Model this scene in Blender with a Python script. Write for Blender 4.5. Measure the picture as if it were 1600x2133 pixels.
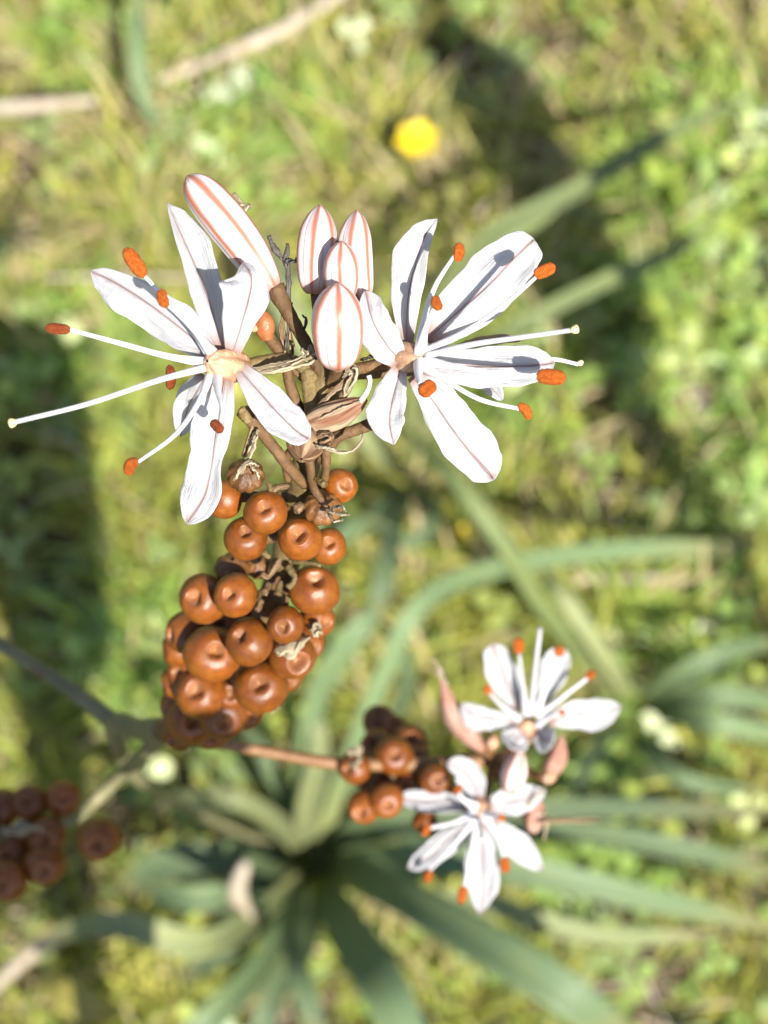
import bpy, math, random
import numpy as np
from mathutils import Vector, Matrix, Quaternion, noise

for o in list(bpy.data.objects): bpy.data.objects.remove(o)
SC = bpy.context.scene
COL = SC.collection
# ------------------------------------------------------------------ camera, world, sun, exposure
TILT = math.radians(18.0); CAMZ = 1.05; FPX = 3107.0; W0, H0 = 1600.0, 2133.0
cam = bpy.data.cameras.new('camera'); CAM = bpy.data.objects.new('camera', cam); COL.objects.link(CAM)
CAM.location = (0, 0, CAMZ); CAM.rotation_euler = (TILT, 0, 0)
cam.sensor_fit = 'VERTICAL'; cam.sensor_height = 36.0; cam.lens = 36.0*FPX/H0
cam.clip_start = 0.01; cam.clip_end = 200
cam.dof.use_dof = True; cam.dof.focus_distance = 0.2015; cam.dof.aperture_fstop = 17.0; cam.dof.aperture_blades = 0
SC.camera = CAM
SUN = Vector((-0.33, 0.55, -0.77)).normalized()
world = bpy.data.worlds.new('World'); SC.world = world; world.use_nodes = True
wn = world.node_tree; bg = wn.nodes['Background']
sky = wn.nodes.new('ShaderNodeTexSky'); sky.sky_type = 'NISHITA'; sky.sun_disc = False
sky.sun_elevation = math.asin(-SUN.z); sky.sun_rotation = math.atan2(-SUN.x, -SUN.y)
wn.links.new(sky.outputs[0], bg.inputs[0]); bg.inputs[1].default_value = 0.078
sl = bpy.data.lights.new('sun', 'SUN'); sl.energy = 4.9; sl.angle = math.radians(0.53); sl.color = (1.0, 0.955, 0.88)
SO = bpy.data.objects.new('sun', sl); COL.objects.link(SO); SO.rotation_euler = SUN.to_track_quat('-Z', 'Y').to_euler()
SO.location = (1, -2, 3)
vs = SC.view_settings; vs.view_transform = 'Standard'; vs.look = 'None'; vs.gamma = 1; vs.use_curve_mapping = False
vs.exposure = 1.03
SC.render.engine = 'CYCLES'; SC.cycles.use_denoising = True
SC.cycles.max_bounces = 6; SC.cycles.transparent_max_bounces = 8; SC.cycles.caustics_reflective = False; SC.cycles.caustics_refractive = False
SC.cycles.sample_clamp_indirect = 6.0

# ------------------------------------------------------------------ pixel -> place
CT, ST = math.cos(TILT), math.sin(TILT)
def ray(px, py):
    x, y = (px-W0/2)/FPX, -(py-H0/2)/FPX
    return Vector((x, y*CT+ST, y*ST-CT))            # times depth along the axis
CP = Vector((0, 0, CAMZ))
def P(px, py, d): return CP + ray(px, py)*d
def G(px, py, h=0.0):
    r = ray(px, py); return CP + r*((h-CAMZ)/r.z)
def depth_of(p):
    v = p-CP; return v.y*ST - v.z*CT
D0 = 0.200

# ------------------------------------------------------------------ mesh helpers
def link(name, me, mat, parent=None, smooth=True):
    if mat is not None and len(me.materials) == 0: me.materials.append(mat)
    if smooth: me.polygons.foreach_set('use_smooth', [True]*len(me.polygons))
    o = bpy.data.objects.new(name, me); COL.objects.link(o)
    if parent is not None: o.parent = parent
    return o
def mesh(verts, faces, uvs=None, name='m'):
    me = bpy.data.meshes.new(name); me.from_pydata([tuple(v) for v in verts], [], faces); me.update()
    if uvs is not None:
        l = me.uv_layers.new(name='UVMap'); vi = np.empty(len(me.loops), np.int32); me.loops.foreach_get('vertex_index', vi)
        l.data.foreach_set('uv', np.asarray(uvs, np.float32)[vi].ravel())
    return me
def crom(pts, n):
    """Catmull-Rom through tuples of any length, n samples"""
    A = np.array(pts, float); m = len(A)
    if m == 2: return np.array([A[0]*(1-t)+A[1]*t for t in np.linspace(0, 1, n)])
    E = np.vstack([2*A[0]-A[1], A, 2*A[-1]-A[-2]]); out = []
    for u in np.linspace(0, m-1-1e-9, n):
        i = int(u); t = u-i; p0, p1, p2, p3 = E[i], E[i+1], E[i+2], E[i+3]
        out.append(.5*((2*p1)+(-p0+p2)*t+(2*p0-5*p1+4*p2-p3)*t*t+(-p0+3*p1-3*p2+p3)*t**3))
    return np.array(out)
def interp(ys, n, xs=None):
    xs = np.linspace(0, 1, len(ys)) if xs is None else np.array(xs)
    t = np.linspace(0, 1, n); s = crom(list(zip(xs, ys)), 200); return np.interp(t, s[:, 0], s[:, 1])
def tube_data(pts, rad, ns=10, flat=1.0, jit=0.0, seed=0):
    rnd = random.Random(seed); n = len(pts); V = []; F = []; U = []
    up = Vector((0.3, 0.2, 1)).normalized(); prev = None
    for i in range(n):
        t = (Vector(pts[min(i+1, n-1)])-Vector(pts[max(i-1, 0)])).normalized()
        if prev is None:
            a = t.orthogonal().normalized()
        else:
            a = (prev - t*prev.dot(t)).normalized()
        prev = a; b = t.cross(a)
        for k in range(ns):
            th = 2*math.pi*k/ns; r = rad[i]*(1+jit*(rnd.random()-.5))
            V.append(Vector(pts[i]) + a*math.cos(th)*r + b*math.sin(th)*r*flat); U.append((k/ns, i/(n-1)))
    for i in range(n-1):
        for k in range(ns):
            F.append((i*ns+k, i*ns+(k+1) % ns, (i+1)*ns+(k+1) % ns, (i+1)*ns+k))
    F.append(tuple(range(ns-1, -1, -1))); F.append(tuple(range((n-1)*ns, n*ns)))
    return V, F, U
def tube(name, pts, rad, mat, parent, base, ns=10, n=None, flat=1.0, jit=0.0, seed=0):
    """pts: world Vectors (splined to n samples); rad: list interpolated"""
    n = n or max(8, 6*len(pts))
    S = crom([tuple(p) for p in pts], n); R = interp(rad, n)
    V, F, U = tube_data([Vector(s) for s in S], [max(r, 1e-5) for r in R], ns, flat, jit, seed)
    return link(name, mesh([v-base for v in V], F, U), mat, parent)
def join(datas):
    V = []; F = []; U = []
    for v, f, u in datas:
        k = len(V); V += v; U += u; F += [tuple(i+k for i in q) for q in f]
    return V, F, U
def tag(o, label=None, cat=None, group=None, kind=None):
    if label: o['label'] = label
    if cat: o['category'] = cat
    if group: o['group'] = group
    if kind: o['kind'] = kind
    return o
def empty(name, loc, label, cat, group=None):
    o = bpy.data.objects.new(name, None); COL.objects.link(o); o.location = loc; o.empty_display_size = .05
    return tag(o, label, cat, group)

# ------------------------------------------------------------------ materials
class NB:
    def __init__(s, name):
        s.m = bpy.data.materials.new(name); s.m.use_nodes = True; s.t = s.m.node_tree; s.n = s.t.nodes
        s.b = s.n['Principled BSDF']; s.out = s.n['Material Output']
    def new(s, typ, **kw):
        x = s.n.new(typ)
        for k, v in kw.items(): setattr(x, k, v)
        return x
    def l(s, a, b): s.t.links.new(a, b)
    def val(s, sock, v):
        if hasattr(v, 'is_output') or isinstance(v, bpy.types.NodeSocket): s.l(v, sock)
        else: sock.default_value = v
    def math(s, op, a, b=0.0, clamp=False):
        x = s.new('ShaderNodeMath', operation=op, use_clamp=clamp); s.val(x.inputs[0], a); s.val(x.inputs[1], b); return x.outputs[0]
    def mix(s, f, a, b, typ='MIX'):
        x = s.new('ShaderNodeMix', data_type='RGBA', blend_type=typ); s.val(x.inputs[0], f)
        for i, c in ((6, a), (7, b)):
            s.val(x.inputs[i], c if isinstance(c, bpy.types.NodeSocket) else (*c, 1) if len(c) == 3 else c)
        return x.outputs[2]
    def ss(s, v, a, b):
        x = s.new('ShaderNodeMapRange', interpolation_type='SMOOTHSTEP'); s.val(x.inputs[0], v); x.inputs[1].default_value = a; x.inputs[2].default_value = b
        return x.outputs[0]
    def noise(s, vec, scale, detail=3, rough=.5):
        x = s.new('ShaderNodeTexNoise'); 
        if vec is not None: s.l(vec, x.inputs['Vector'])
        x.inputs['Scale'].default_value = scale; x.inputs['Detail'].default_value = detail; x.inputs['Roughness'].default_value = rough
        return x.outputs[0]
    def uv(s):
        x = s.new('ShaderNodeUVMap', uv_map='UVMap'); sp = s.new('ShaderNodeSeparateXYZ'); s.l(x.outputs[0], sp.inputs[0]); return x.outputs[0], sp.outputs[0], sp.outputs[1]
    def obj(s): return s.new('ShaderNodeTexCoord').outputs['Object']
    def scale(s, vec, sc):
        x = s.new('ShaderNodeMapping'); s.l(vec, x.inputs[0]); x.inputs['Scale'].default_value = sc; return x.outputs[0]
    def rand(s): return s.new('ShaderNodeObjectInfo').outputs['Random']
    def bump(s, h, dist, strength=.5):
        x = s.new('ShaderNodeBump'); s.l(h, x.inputs['Height']); x.inputs['Distance'].default_value = dist; x.inputs['Strength'].default_value = strength
        s.l(x.outputs[0], s.b.inputs['Normal']); return x.outputs[0]
    def fin(s, col, rough=.5, transl=0.0, tcol=None, spec=.5, sss=0.0, sssr=.002, ssscol=(1, .45, .2)):
        s.val(s.b.inputs['Base Color'], col if isinstance(col, bpy.types.NodeSocket) else (*col, 1)); s.val(s.b.inputs['Roughness'], rough)
        s.b.inputs['Specular IOR Level'].default_value = spec
        if sss: 
            s.b.inputs['Subsurface Weight'].default_value = sss; s.b.inputs['Subsurface Radius'].default_value = ssscol; s.b.inputs['Subsurface Scale'].default_value = sssr
        if transl:
            tr = s.new('ShaderNodeBsdfTranslucent'); s.val(tr.inputs[0], tcol if tcol is not None else col); mx = s.new('ShaderNodeMixShader'); mx.inputs[0].default_value = transl
            s.l(s.b.outputs[0], mx.inputs[1]); s.l(tr.outputs[0], mx.inputs[2]); s.l(mx.outputs[0], s.out.inputs[0])
        return s.m

def m_petal():
    b = NB('petal'); uv, u, v = b.uv(); r = b.rand()
    nz = b.noise(b.scale(uv, (3, 22, 1)), 1.0, 3)
    uu = b.math('ADD', u, b.math('MULTIPLY', b.math('SUBTRACT', b.noise(b.scale(uv, (0, 6, 1)), 1.0, 1), .5), .03))
    d = b.math('ABSOLUTE', b.math('SUBTRACT', uu, .5))
    wid = b.math('ADD', b.math('MULTIPLY', b.ss(v, .55, 1.0), .035), .026)
    st = b.math('SUBTRACT', 1.0, b.ss(b.math('DIVIDE', d, wid), .0, 1.25))
    fine = b.noise(b.scale(uv, (46, 1.6, 1)), 1.0, 2)
    c = b.mix(b.math('MULTIPLY', b.ss(fine, .5, .75), .25), (.76, .75, .76), (.60, .595, .645))
    c = b.mix(b.math('MULTIPLY', st, .72), c, (.30, .135, .105))
    halo = b.math('SUBTRACT', 1.0, b.ss(b.math('DIVIDE', d, wid), .6, 3.2)); c = b.mix(b.math('MULTIPLY', halo, .30), c, (.50, .30, .28))
    c = b.mix(b.math('MULTIPLY', b.math('SUBTRACT', 1.0, b.ss(v, .0, .14)), .75), c, (.45, .19, .12))
    c = b.mix(b.math('MULTIPLY', b.ss(v, .90, 1.0), b.math('MULTIPLY', b.math('SUBTRACT', 1.0, b.ss(d, .1, .4)), .55)), c, (.33, .13, .09))
    h = b.math('ADD', b.math('MULTIPLY', fine, .6), b.math('MULTIPLY', b.noise(b.scale(uv, (9, 14, 1)), 1.0, 4), .7))
    h = b.math('SUBTRACT', h, b.math('MULTIPLY', st, .5))
    b.bump(h, .0013, .6)
    return b.fin(c, .42, .42, c, spec=.3)
def m_bud():
    b = NB('bud'); uv, u, v = b.uv()
    w = b.math('MULTIPLY', b.math('SUBTRACT', b.noise(b.scale(uv, (4, 5, 1)), 1.0, 2), .5), .022)
    k = b.math('FRACT', b.math('MULTIPLY', b.math('ADD', u, w), 6.0)); d = b.math('ABSOLUTE', b.math('SUBTRACT', k, .5))
    wid = b.math('ADD', b.math('MULTIPLY', b.ss(v, .55, 1.0), .17), .18)
    st = b.math('SUBTRACT', 1.0, b.ss(b.math('DIVIDE', d, wid), .1, 1.15))
    seam = b.ss(d, .45, .5)
    fine = b.noise(b.scale(uv, (60, 3, 1)), 1.0, 2)
    c = b.mix(b.math('MULTIPLY', b.ss(fine, .45, .75), .3), (.66, .60, .59), (.52, .42, .42))
    c = b.mix(b.math('MULTIPLY', seam, .3), c, (.40, .22, .19))
    c = b.mix(b.math('MULTIPLY', b.math('SUBTRACT', 1.0, b.ss(d, .1, .5)), .42), c, (.52, .27, .22))
    c = b.mix(b.math('MULTIPLY', st, .88), c, (.33, .092, .036))
    c = b.mix(b.math('MULTIPLY', b.ss(v, .93, 1.0), .7), c, (.30, .11, .07))
    c = b.mix(b.math('MULTIPLY', b.math('SUBTRACT', 1.0, b.ss(v, .0, .16)), .8), c, (.27, .085, .035))
    b.bump(b.math('ADD', b.math('MULTIPLY', fine, .4), b.math('MULTIPLY', seam, -1.0)), .0005, .5)
    return b.fin(c, .4, .0, spec=.4, sss=.25, sssr=.0015)
def m_simple(name, c1, c2, rough, scl, spec=.4, transl=0.0, stretch=(1, 1, 1), bump=.0003, sss=0.0, c3=None):
    b = NB(name); ob = b.obj(); n1 = b.noise(b.scale(ob, stretch), scl, 4); c = b.mix(b.ss(n1, .35, .68), c1, c2)
    if c3 is not None: c = b.mix(b.math('MULTIPLY', b.ss(b.noise(ob, scl*3.1, 3), .55, .75), .8), c, c3)
    rr = b.math('ADD', .8, b.math('MULTIPLY', b.rand(), .4)); c = b.mix(1.0, c, b.comb(rr) if hasattr(b, 'comb') else (1, 1, 1), 'MULTIPLY')
    if bump: b.bump(b.noise(ob, scl*2.3, 5, .65), bump*1.6, .8)
    return b.fin(c, rough, transl, c, spec, sss)
def _comb(s, v):
    x = s.new('ShaderNodeCombineColor')
    for i in range(3): s.l(v, x.inputs[i])
    return x.outputs[0]
NB.comb = _comb
def m_strip(name, base, dark, red, rough=.55):
    b = NB(name); uv, u, v = b.uv(); n1 = b.noise(b.scale(uv, (7, .8, 1)), 1.0, 3); n2 = b.noise(b.scale(uv, (16, 2, 1)), 1.0, 2)
    c = b.mix(b.ss(n1, .42, .6), base, dark); c = b.mix(b.math('MULTIPLY', b.ss(n2, .55, .7), .6), c, red)
    b.bump(n2, .0005, .7); return b.fin(c, rough, .15, c, .3)
def m_berry():
    b = NB('berry'); uv, u, v = b.uv(); ob = b.obj(); r = b.rand()
    n1 = b.noise(ob, 2.2, 4, .6); sp = b.noise(ob, 16, 3, .6)
    c = b.mix(b.ss(n1, .3, .72), (.155, .041, .004), (.258, .075, .007))
    c = b.mix(b.math('MULTIPLY', b.ss(sp, .60, .76), .45), c, (.09, .028, .008))
    c = b.mix(b.math('MULTIPLY', b.ss(v, .16, .10), .8), c, (.30, .125, .030))      # rim and floor of the scar
    c = b.mix(b.math('MULTIPLY', b.ss(v, .05, .015), .75), c, (.12, .045, .008))
    ring = b.math('MULTIPLY', b.ss(v, .10, .15), b.ss(v, .36, .20)); c = b.mix(b.math('MULTIPLY', ring, .62), c, (.42, .21, .11))
    c = b.mix(b.math('MULTIPLY', b.ss(b.noise(ob, 1.1, 2), .5, .75), .35), c, (.15, .062, .006))
    c = b.mix(b.math('MULTIPLY', b.ss(b.noise(ob, 34, 2), .66, .74), .6), c, (.07, .025, .008))
    c = b.mix(1.0, c, b.comb(b.math('ADD', .78, b.math('MULTIPLY', r, .4))), 'MULTIPLY')
    b.bump(b.math('ADD', b.noise(ob, 26, 3), b.noise(b.scale(ob, (9, 9, 2)), 1.0, 4)), .03, .10)
    return b.fin(c, b.math('ADD', .25, b.math('MULTIPLY', sp, .3)), 0, None, .55, .22, .002)
def m_leaf(name, c1, c2, transl=.30, rough=.42, dry=None):
    b = NB(name); uv, u, v = b.uv(); r = b.rand()
    st = b.noise(b.scale(uv, (38, 1.2, 1)), 1.0, 2); bl = b.noise(b.scale(uv, (2, 9, 1)), 1.0, 3)
    c = b.mix(b.ss(st, .35, .65), c1, c2); c = b.mix(b.math('MULTIPLY', b.ss(bl, .35, .7), .4), c, (c2[0]*1.35, c2[1]*1.1, c2[2]*.8))
    if dry: c = b.mix(b.math('MULTIPLY', b.ss(v, .82, 1.0), .8), c, dry)
    c = b.mix(b.math('MULTIPLY', b.ss(v, .22, .04), .75), c, (.38, .40, .16))
    sp = b.noise(b.scale(uv, (5, 40, 1)), 1.0, 4, .7); c = b.mix(b.math('MULTIPLY', b.ss(sp, .62, .74), .5), c, (.26, .22, .10))
    c = b.mix(1.0, c, b.comb(b.math('ADD', .75, b.math('MULTIPLY', r, .5))), 'MULTIPLY')
    b.bump(st, .0012, .6); tc = b.mix(1.0, c, (1.25, 1.2, .5), 'MULTIPLY'); return b.fin(c, rough, transl, tc, .45)
def m_vcol(name, rough=.5, transl=.25, spec=.4):
    b = NB(name); a = b.new('ShaderNodeVertexColor', layer_name='Col').outputs[0]
    return b.fin(a, rough, transl, b.mix(1.0, a, (1.2, 1.15, .55), 'MULTIPLY'), spec)
def m_ground():
    b = NB('soil'); ob = b.obj(); n1 = b.noise(ob, 9, 6, .6); n2 = b.noise(ob, 70, 5, .65); n3 = b.noise(ob, 3, 3)
    c = b.mix(b.ss(n1, .35, .65), (.045, .030, .020), (.13, .092, .066)); c = b.mix(b.math('MULTIPLY', b.ss(n2, .55, .7), .7), c, (.26, .20, .155))
    ln = b.new('ShaderNodeVectorMath', operation='LENGTH'); b.l(ob, ln.inputs[0])
    c = b.mix(b.math('MULTIPLY', b.ss(n3, .5, .7), .5), c, (.06, .065, .025)); c = b.mix(b.math('MULTIPLY', b.ss(ln.outputs[1], 2.5, 6.0), .85), c, b.mix(n1, (.16, .19, .04), (.24, .25, .07)))
    b.bump(b.math('ADD', n1, n2), .02, .8); return b.fin(c, .9, 0, None, .2)
M = dict(petal=m_petal(), bud=m_bud(), berry=m_berry(),
    stem=m_simple('stem', (.12, .062, .026), (.18, .105, .045), .55, 600, .35, stretch=(1, 1, .25), sss=.08, c3=(.14, .06, .03)),
    stemolive=m_simple('stem_olive', (.14, .095, .035), (.22, .16, .065), .55, 520, .35, stretch=(1, 1, .3), c3=(.14, .075, .03)),
    stemgreen=m_simple('stem_green', (.17, .165, .085), (.25, .23, .12), .55, 90, .3, c3=(.2, .12, .06)),
    redstem=m_simple('red_stem', (.17, .085, .034), (.24, .125, .055), .45, 300, .4),
    fil=m_simple('filament', (.66, .64, .66), (.72, .71, .72), .4, 500, .4, .2, bump=.0001),
    stig=m_simple('stigma', (.75, .62, .25), (.8, .72, .4), .5, 800),
    anther=m_simple('anther', (.36, .075, .007), (.50, .125, .014), .62, 2200, .25, bump=.0004),
    antherdk=m_simple('anther_old', (.16, .032, .008), (.24, .055, .012), .6, 1800, .25, bump=.0004),
    ovary=m_simple('ovary', (.40, .20, .115), (.52, .31, .18), .25, 420, .6, sss=.15, c3=(.66, .58, .36)), pinkdry=m_simple('pink_withered', (.46, .23, .16), (.56, .36, .28), .5, 260, .3, .2),
    orange=m_simple('ovary_orange', (.32, .10, .032), (.42, .155, .06), .35, 300, .5, sss=.2),
    dry=m_strip('withered', (.36, .24, .13), (.12, .06, .03), (.22, .08, .045)),
    drypale=m_strip('withered_pale', (.50, .42, .28), (.22, .15, .08), (.36, .27, .16)),
    withered=m_strip('withered_striped', (.42, .31, .20), (.26, .125, .065), (.22, .06, .04)),
    darkbract=m_simple('dark_bract', (.035, .028, .024), (.10, .085, .075), .5, 400, .4),
    brownberry=m_simple('brown_berry', (.11, .045, .014), (.22, .095, .026), .4, 300, .45, sss=.05, c3=(.30, .19, .10)),
    leaf=m_leaf('glaucous_leaf', (.135, .205, .092), (.20, .28, .145), dry=(.28, .24, .09)),
    leafgreen=m_leaf('green_leaf', (.18, .245, .085), (.255, .315, .13)), leafpale=m_leaf('pale_leaf', (.22, .27, .12), (.32, .36, .18), dry=(.4, .34, .2)),
    leafyellow=m_leaf('yellow_leaf', (.40, .38, .08), (.50, .46, .13)),
    straw=m_simple('straw', (.36, .29, .21), (.50, .43, .33), .6, 90, .3, stretch=(1, 1, .2)),
    stone=m_simple('stone', (.33, .28, .22), (.46, .41, .35), .8, 40, .3, bump=.004),
    yellow=m_simple('yellow_petal', (.80, .58, .012), (.86, .66, .02), .3, 200, .5, .2),
    yellowc=m_simple('yellow_centre', (.75, .42, .01), (.82, .52, .02), .6, 900),
    grass=m_vcol('grass', .5, .28, .35), cover=m_vcol('cover_leaf', .42, .22, .55), litter=m_vcol('dry_litter', .7, .1, .2), soil=m_ground())

# ------------------------------------------------------------------ the ground
rng = np.random.default_rng(7)
def hgt(x, y): return .012*noise.noise(Vector((x*6, y*6, 1.3))) + .03*noise.noise(Vector((x*1.7, y*1.7, 4.1)))
def build_ground():
    n = 90; V = []; F = []
    s = np.linspace(-1, 1, n+1); s = np.sign(s)*(np.abs(s)**3.2*60 + np.abs(s)*1.1)
    for y in s:
        for x in s: V.append((x, y+.35, hgt(x, y+.35) if max(abs(x), abs(y)) < 6 else 0))
    for j in range(n):
        for i in range(n): k = j*(n+1)+i; F.append((k, k+1, k+n+2, k+n+1))
    tag(link('ground', mesh(V, F), M['soil']), 'brown crumbly soil under the grass', None, None, 'structure')
build_ground()

# zones on the ground, given where they show in the photograph
def ZG(px, py): g = G(px, py, .02); return (g.x, g.y)
SOIL = [(ZG(1190, 960), .055), (ZG(1450, 840), .05), (ZG(1230, 1060), .04), (ZG(390, 170), .045), (ZG(1540, 1780), .05), (ZG(60, 1960), .06), (ZG(1360, 2050), .05), (ZG(1130, 420), .03),
        (ZG(200, 1250), .03), (ZG(470, 1900), .05), (ZG(520, 90), .03)]
LUSH = [(ZG(1500, 700), .09), (ZG(1450, 420), .08), (ZG(1050, 830), .05), (ZG(1560, 1020), .05), (ZG(1400, 1350), .05), (ZG(180, 750), .06), (ZG(530, 260), .06), (ZG(1250, 1750), .07), (ZG(300, 1330), .05), (ZG(200, 80), .05), (ZG(450, 1430), .05)]
TOPY = G(800, 600).y
def fld(x, y, L): return max([0]+[math.exp(-((x-c[0])**2+(y-c[1])**2)/(r*r)) for c, r in L])
def scatter(n, half=(1.5, 1.6), core=(.42, .62), pcore=.62, cy=.36):
    k = rng.random(n) < pcore; m = int(k.sum()); X = np.empty(n); Y = np.empty(n)
    X[k] = rng.uniform(-core[0], core[0], m); Y[k] = rng.uniform(cy-core[1], cy+core[1], m)
    X[~k] = rng.uniform(-half[0], half[0], n-m); Y[~k] = rng.uniform(cy-half[1], cy+half[1], n-m)
    return X, Y
def stuff_mesh(name, V, F, C, mat, label, cat):
    me = bpy.data.meshes.new(name); me.from_pydata(V, [], F); me.update()
    a = me.color_attributes.new('Col', 'FLOAT_COLOR', 'POINT'); a.data.foreach_set('color', np.hstack([np.array(C), np.ones((len(C), 1))]).astype(np.float32).ravel())
    tag(link(name, me, mat), label, cat, None, 'stuff')
def build_grass():
    X, Y = scatter(112000, pcore=.42); V = []; F = []; C = []
    for x, y in zip(X, Y):
        s = fld(x, y, SOIL); lu = fld(x, y, LUSH)
        cl = noise.noise(Vector((x*9, y*9, 0)))*.5+.5; cl2 = noise.noise(Vector((x*24, y*24, 7)))*.5+.5
        if random.random() < .86*s or cl2*.6+cl*.4 < .505 + .16*random.random()-.1: continue
        top = min(1, max(0, (y-TOPY+.15)/.25))
        L = random.uniform(.03, .085)*(1+.1*top)*(.35+1.3*cl); w = random.uniform(.0009, .0030)
        az = random.uniform(0, 6.283); lean = random.uniform(.2, 1.2)
        dx, dy = math.cos(az), math.sin(az); z = hgt(x, y)-.004; k = len(V)
        side = random.uniform(-.8, .8)+az+math.pi/2; sx, sy = math.cos(side)*w, math.sin(side)*w
        for t, ww in ((0, .8), (.35, 1), (.7, .75)):
            a = lean*t; rx = L*t*math.sin(a); rz = L*t*math.cos(a)
            V.append((x+dx*rx-sx*ww, y+dy*rx-sy*ww, z+rz)); V.append((x+dx*rx+sx*ww, y+dy*rx+sy*ww, z+rz))
        a = lean*1.15; V.append((x+dx*L*math.sin(a), y+dy*L*math.sin(a), z+L*math.cos(a)))
        F += [(k, k+1, k+3, k+2), (k+2, k+3, k+5, k+4), (k+4, k+5, k+6)]
        q = random.random()
        dryp = .17+.28*top*(1-lu)
        if q < dryp: c = (.47, .385, .205)
        elif q < .55: c = (.35, .36, .07)
        elif q < .8: c = (.265, .325, .065)
        else: c = (.455, .435, .095)
        if lu > .4 and q > dryp: c = (c[0]*.85, c[1]*1.15, c[2]*1.1)
        v = random.uniform(.72, 1.25); C += [(c[0]*v, c[1]*v, c[2]*v)]*7
    stuff_mesh('grass', V, F, C, M['grass'], 'short yellow-green meadow grass covering the ground', 'grass')
def build_cover():
    X, Y = scatter(13000, pcore=.45); V = []; F = []; C = []
    for x, y in zip(X, Y):
        lu = fld(x, y, LUSH); s = fld(x, y, SOIL); cl = noise.noise(Vector((x*14+5, y*14, 2)))*.5+.5
        top = min(1, max(0, (y-TOPY+.15)/.25))
        if random.random() > .10+.85*lu+.55*max(0, cl-.42)*(1.4-top) or random.random() < s*.8: continue
        h = random.uniform(.012, .05); z = hgt(x, y)+h; a0 = random.random()*6.28; tx, ty = random.gauss(0, .35), random.gauss(0, .35)
        sz = random.uniform(.005, .0125)*(1+.7*lu*random.random())
        q = random.random(); c = (.22, .32, .07) if q < .5 else (.34, .41, .08) if q < .8 else (.27, .34, .13)
        v = random.uniform(.7, 1.3)
        for j in range(3):
            a = a0+j*2.09; k = len(V); ca, sa = math.cos(a), math.sin(a)
            for (l, w) in ((0.05, 0), (.6, .42), (1.1, .5), (1.45, .18), (1.45, -.18), (1.1, -.5), (.6, -.42)):
                px, py = (l*ca-w*sa)*sz, (l*sa+w*ca)*sz
                V.append((x+px, y+py, z+px*tx+py*ty+.15*abs(w)*sz)); C.append((c[0]*v, c[1]*v, c[2]*v))
            F += [(k, k+1, k+2, k+3, k+4, k+5, k+6)]
        k = len(V)                                     # its leaf stalk
        for (ox, oy) in ((-.0005, 0), (.0005, 0)):
            V.append((x+ox, y+oy, z)); V.append((x+ox+tx*.01, y+oy+ty*.01, z-h-.004)); C += [(.13, .19, .06)]*2
        F.append((k, k+1, k+3, k+2))
    stuff_mesh('clover', V, F, C, M['cover'], 'small three-lobed clover leaves among the grass', 'clover')
def build_litter():
    X, Y = scatter(5200); V = []; F = []; C = []
    for x, y in zip(X, Y):
        s = fld(x, y, SOIL)
        if random.random() > .35+.6*s: continue
        L = random.uniform(.012, .06); w = random.uniform(.0006, .0022); a = random.random()*6.28; t = random.gauss(0, .18); z = hgt(x, y)+random.uniform(.002, .022)
        k = len(V); ca, sa = math.cos(a), math.sin(a); b = random.gauss(0, .18)
        for i, u in enumerate((-.5, 0, .5)):
            cx, cy = x+ca*L*u-sa*b*L*u*u, y+sa*L*u+ca*b*L*u*u
            V.append((cx-sa*w, cy+ca*w, z+t*L*u)); V.append((cx+sa*w, cy-ca*w, z+t*L*u+w*.6))
        F += [(k, k+1, k+3, k+2), (k+2, k+3, k+5, k+4)]
        q = random.random(); c = (.44, .36, .25) if q < .55 else (.26, .18, .12) if q < .85 else (.55, .48, .40)
        v = random.uniform(.7, 1.2); C += [(c[0]*v, c[1]*v, c[2]*v)]*6
    stuff_mesh('dry_grass', V, F, C, M['litter'], 'dead straw-coloured grass bits lying on the soil', 'dry grass')
def build_far_grass():
    V = []; F = []; C = []
    for _ in range(42000):
        r = 1.25+4.5*random.random()**1.4; a = random.random()*6.2832; x, y = r*math.cos(a), .36+r*math.sin(a)
        if abs(x) < 1.45 and abs(y-.36) < 1.55: continue
        L = random.uniform(.06, .16); w = random.uniform(.002, .005); az = random.uniform(0, 6.283); ln = random.uniform(.2, 1.1); dx, dy = math.cos(az), math.sin(az); sx, sy = -dy*w, dx*w
        z = hgt(x, y)-.005; k = len(V)
        for t, ww in ((0, 1), (.55, .9)): V += [(x+dx*L*t*math.sin(ln*t)-sx*ww, y+dy*L*t*math.sin(ln*t)-sy*ww, z+L*t*math.cos(ln*t)), (x+dx*L*t*math.sin(ln*t)+sx*ww, y+dy*L*t*math.sin(ln*t)+sy*ww, z+L*t*math.cos(ln*t))]
        V.append((x+dx*L*math.sin(ln*1.1), y+dy*L*math.sin(ln*1.1), z+L*math.cos(ln*1.1))); F += [(k, k+1, k+3, k+2), (k+2, k+3, k+4)]
        c = random.choice(((.315, .335, .068), (.235, .30, .065), (.41, .405, .09), (.47, .385, .205))); v = random.uniform(.7, 1.2); C += [(c[0]*v, c[1]*v, c[2]*v)]*5
    stuff_mesh('meadow', V, F, C, M['grass'], 'taller meadow grass spreading away all round', 'grass')
random.seed(3); build_grass(); random.seed(6); build_far_grass(); random.seed(4); build_cover(); random.seed(5); build_litter()

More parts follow.
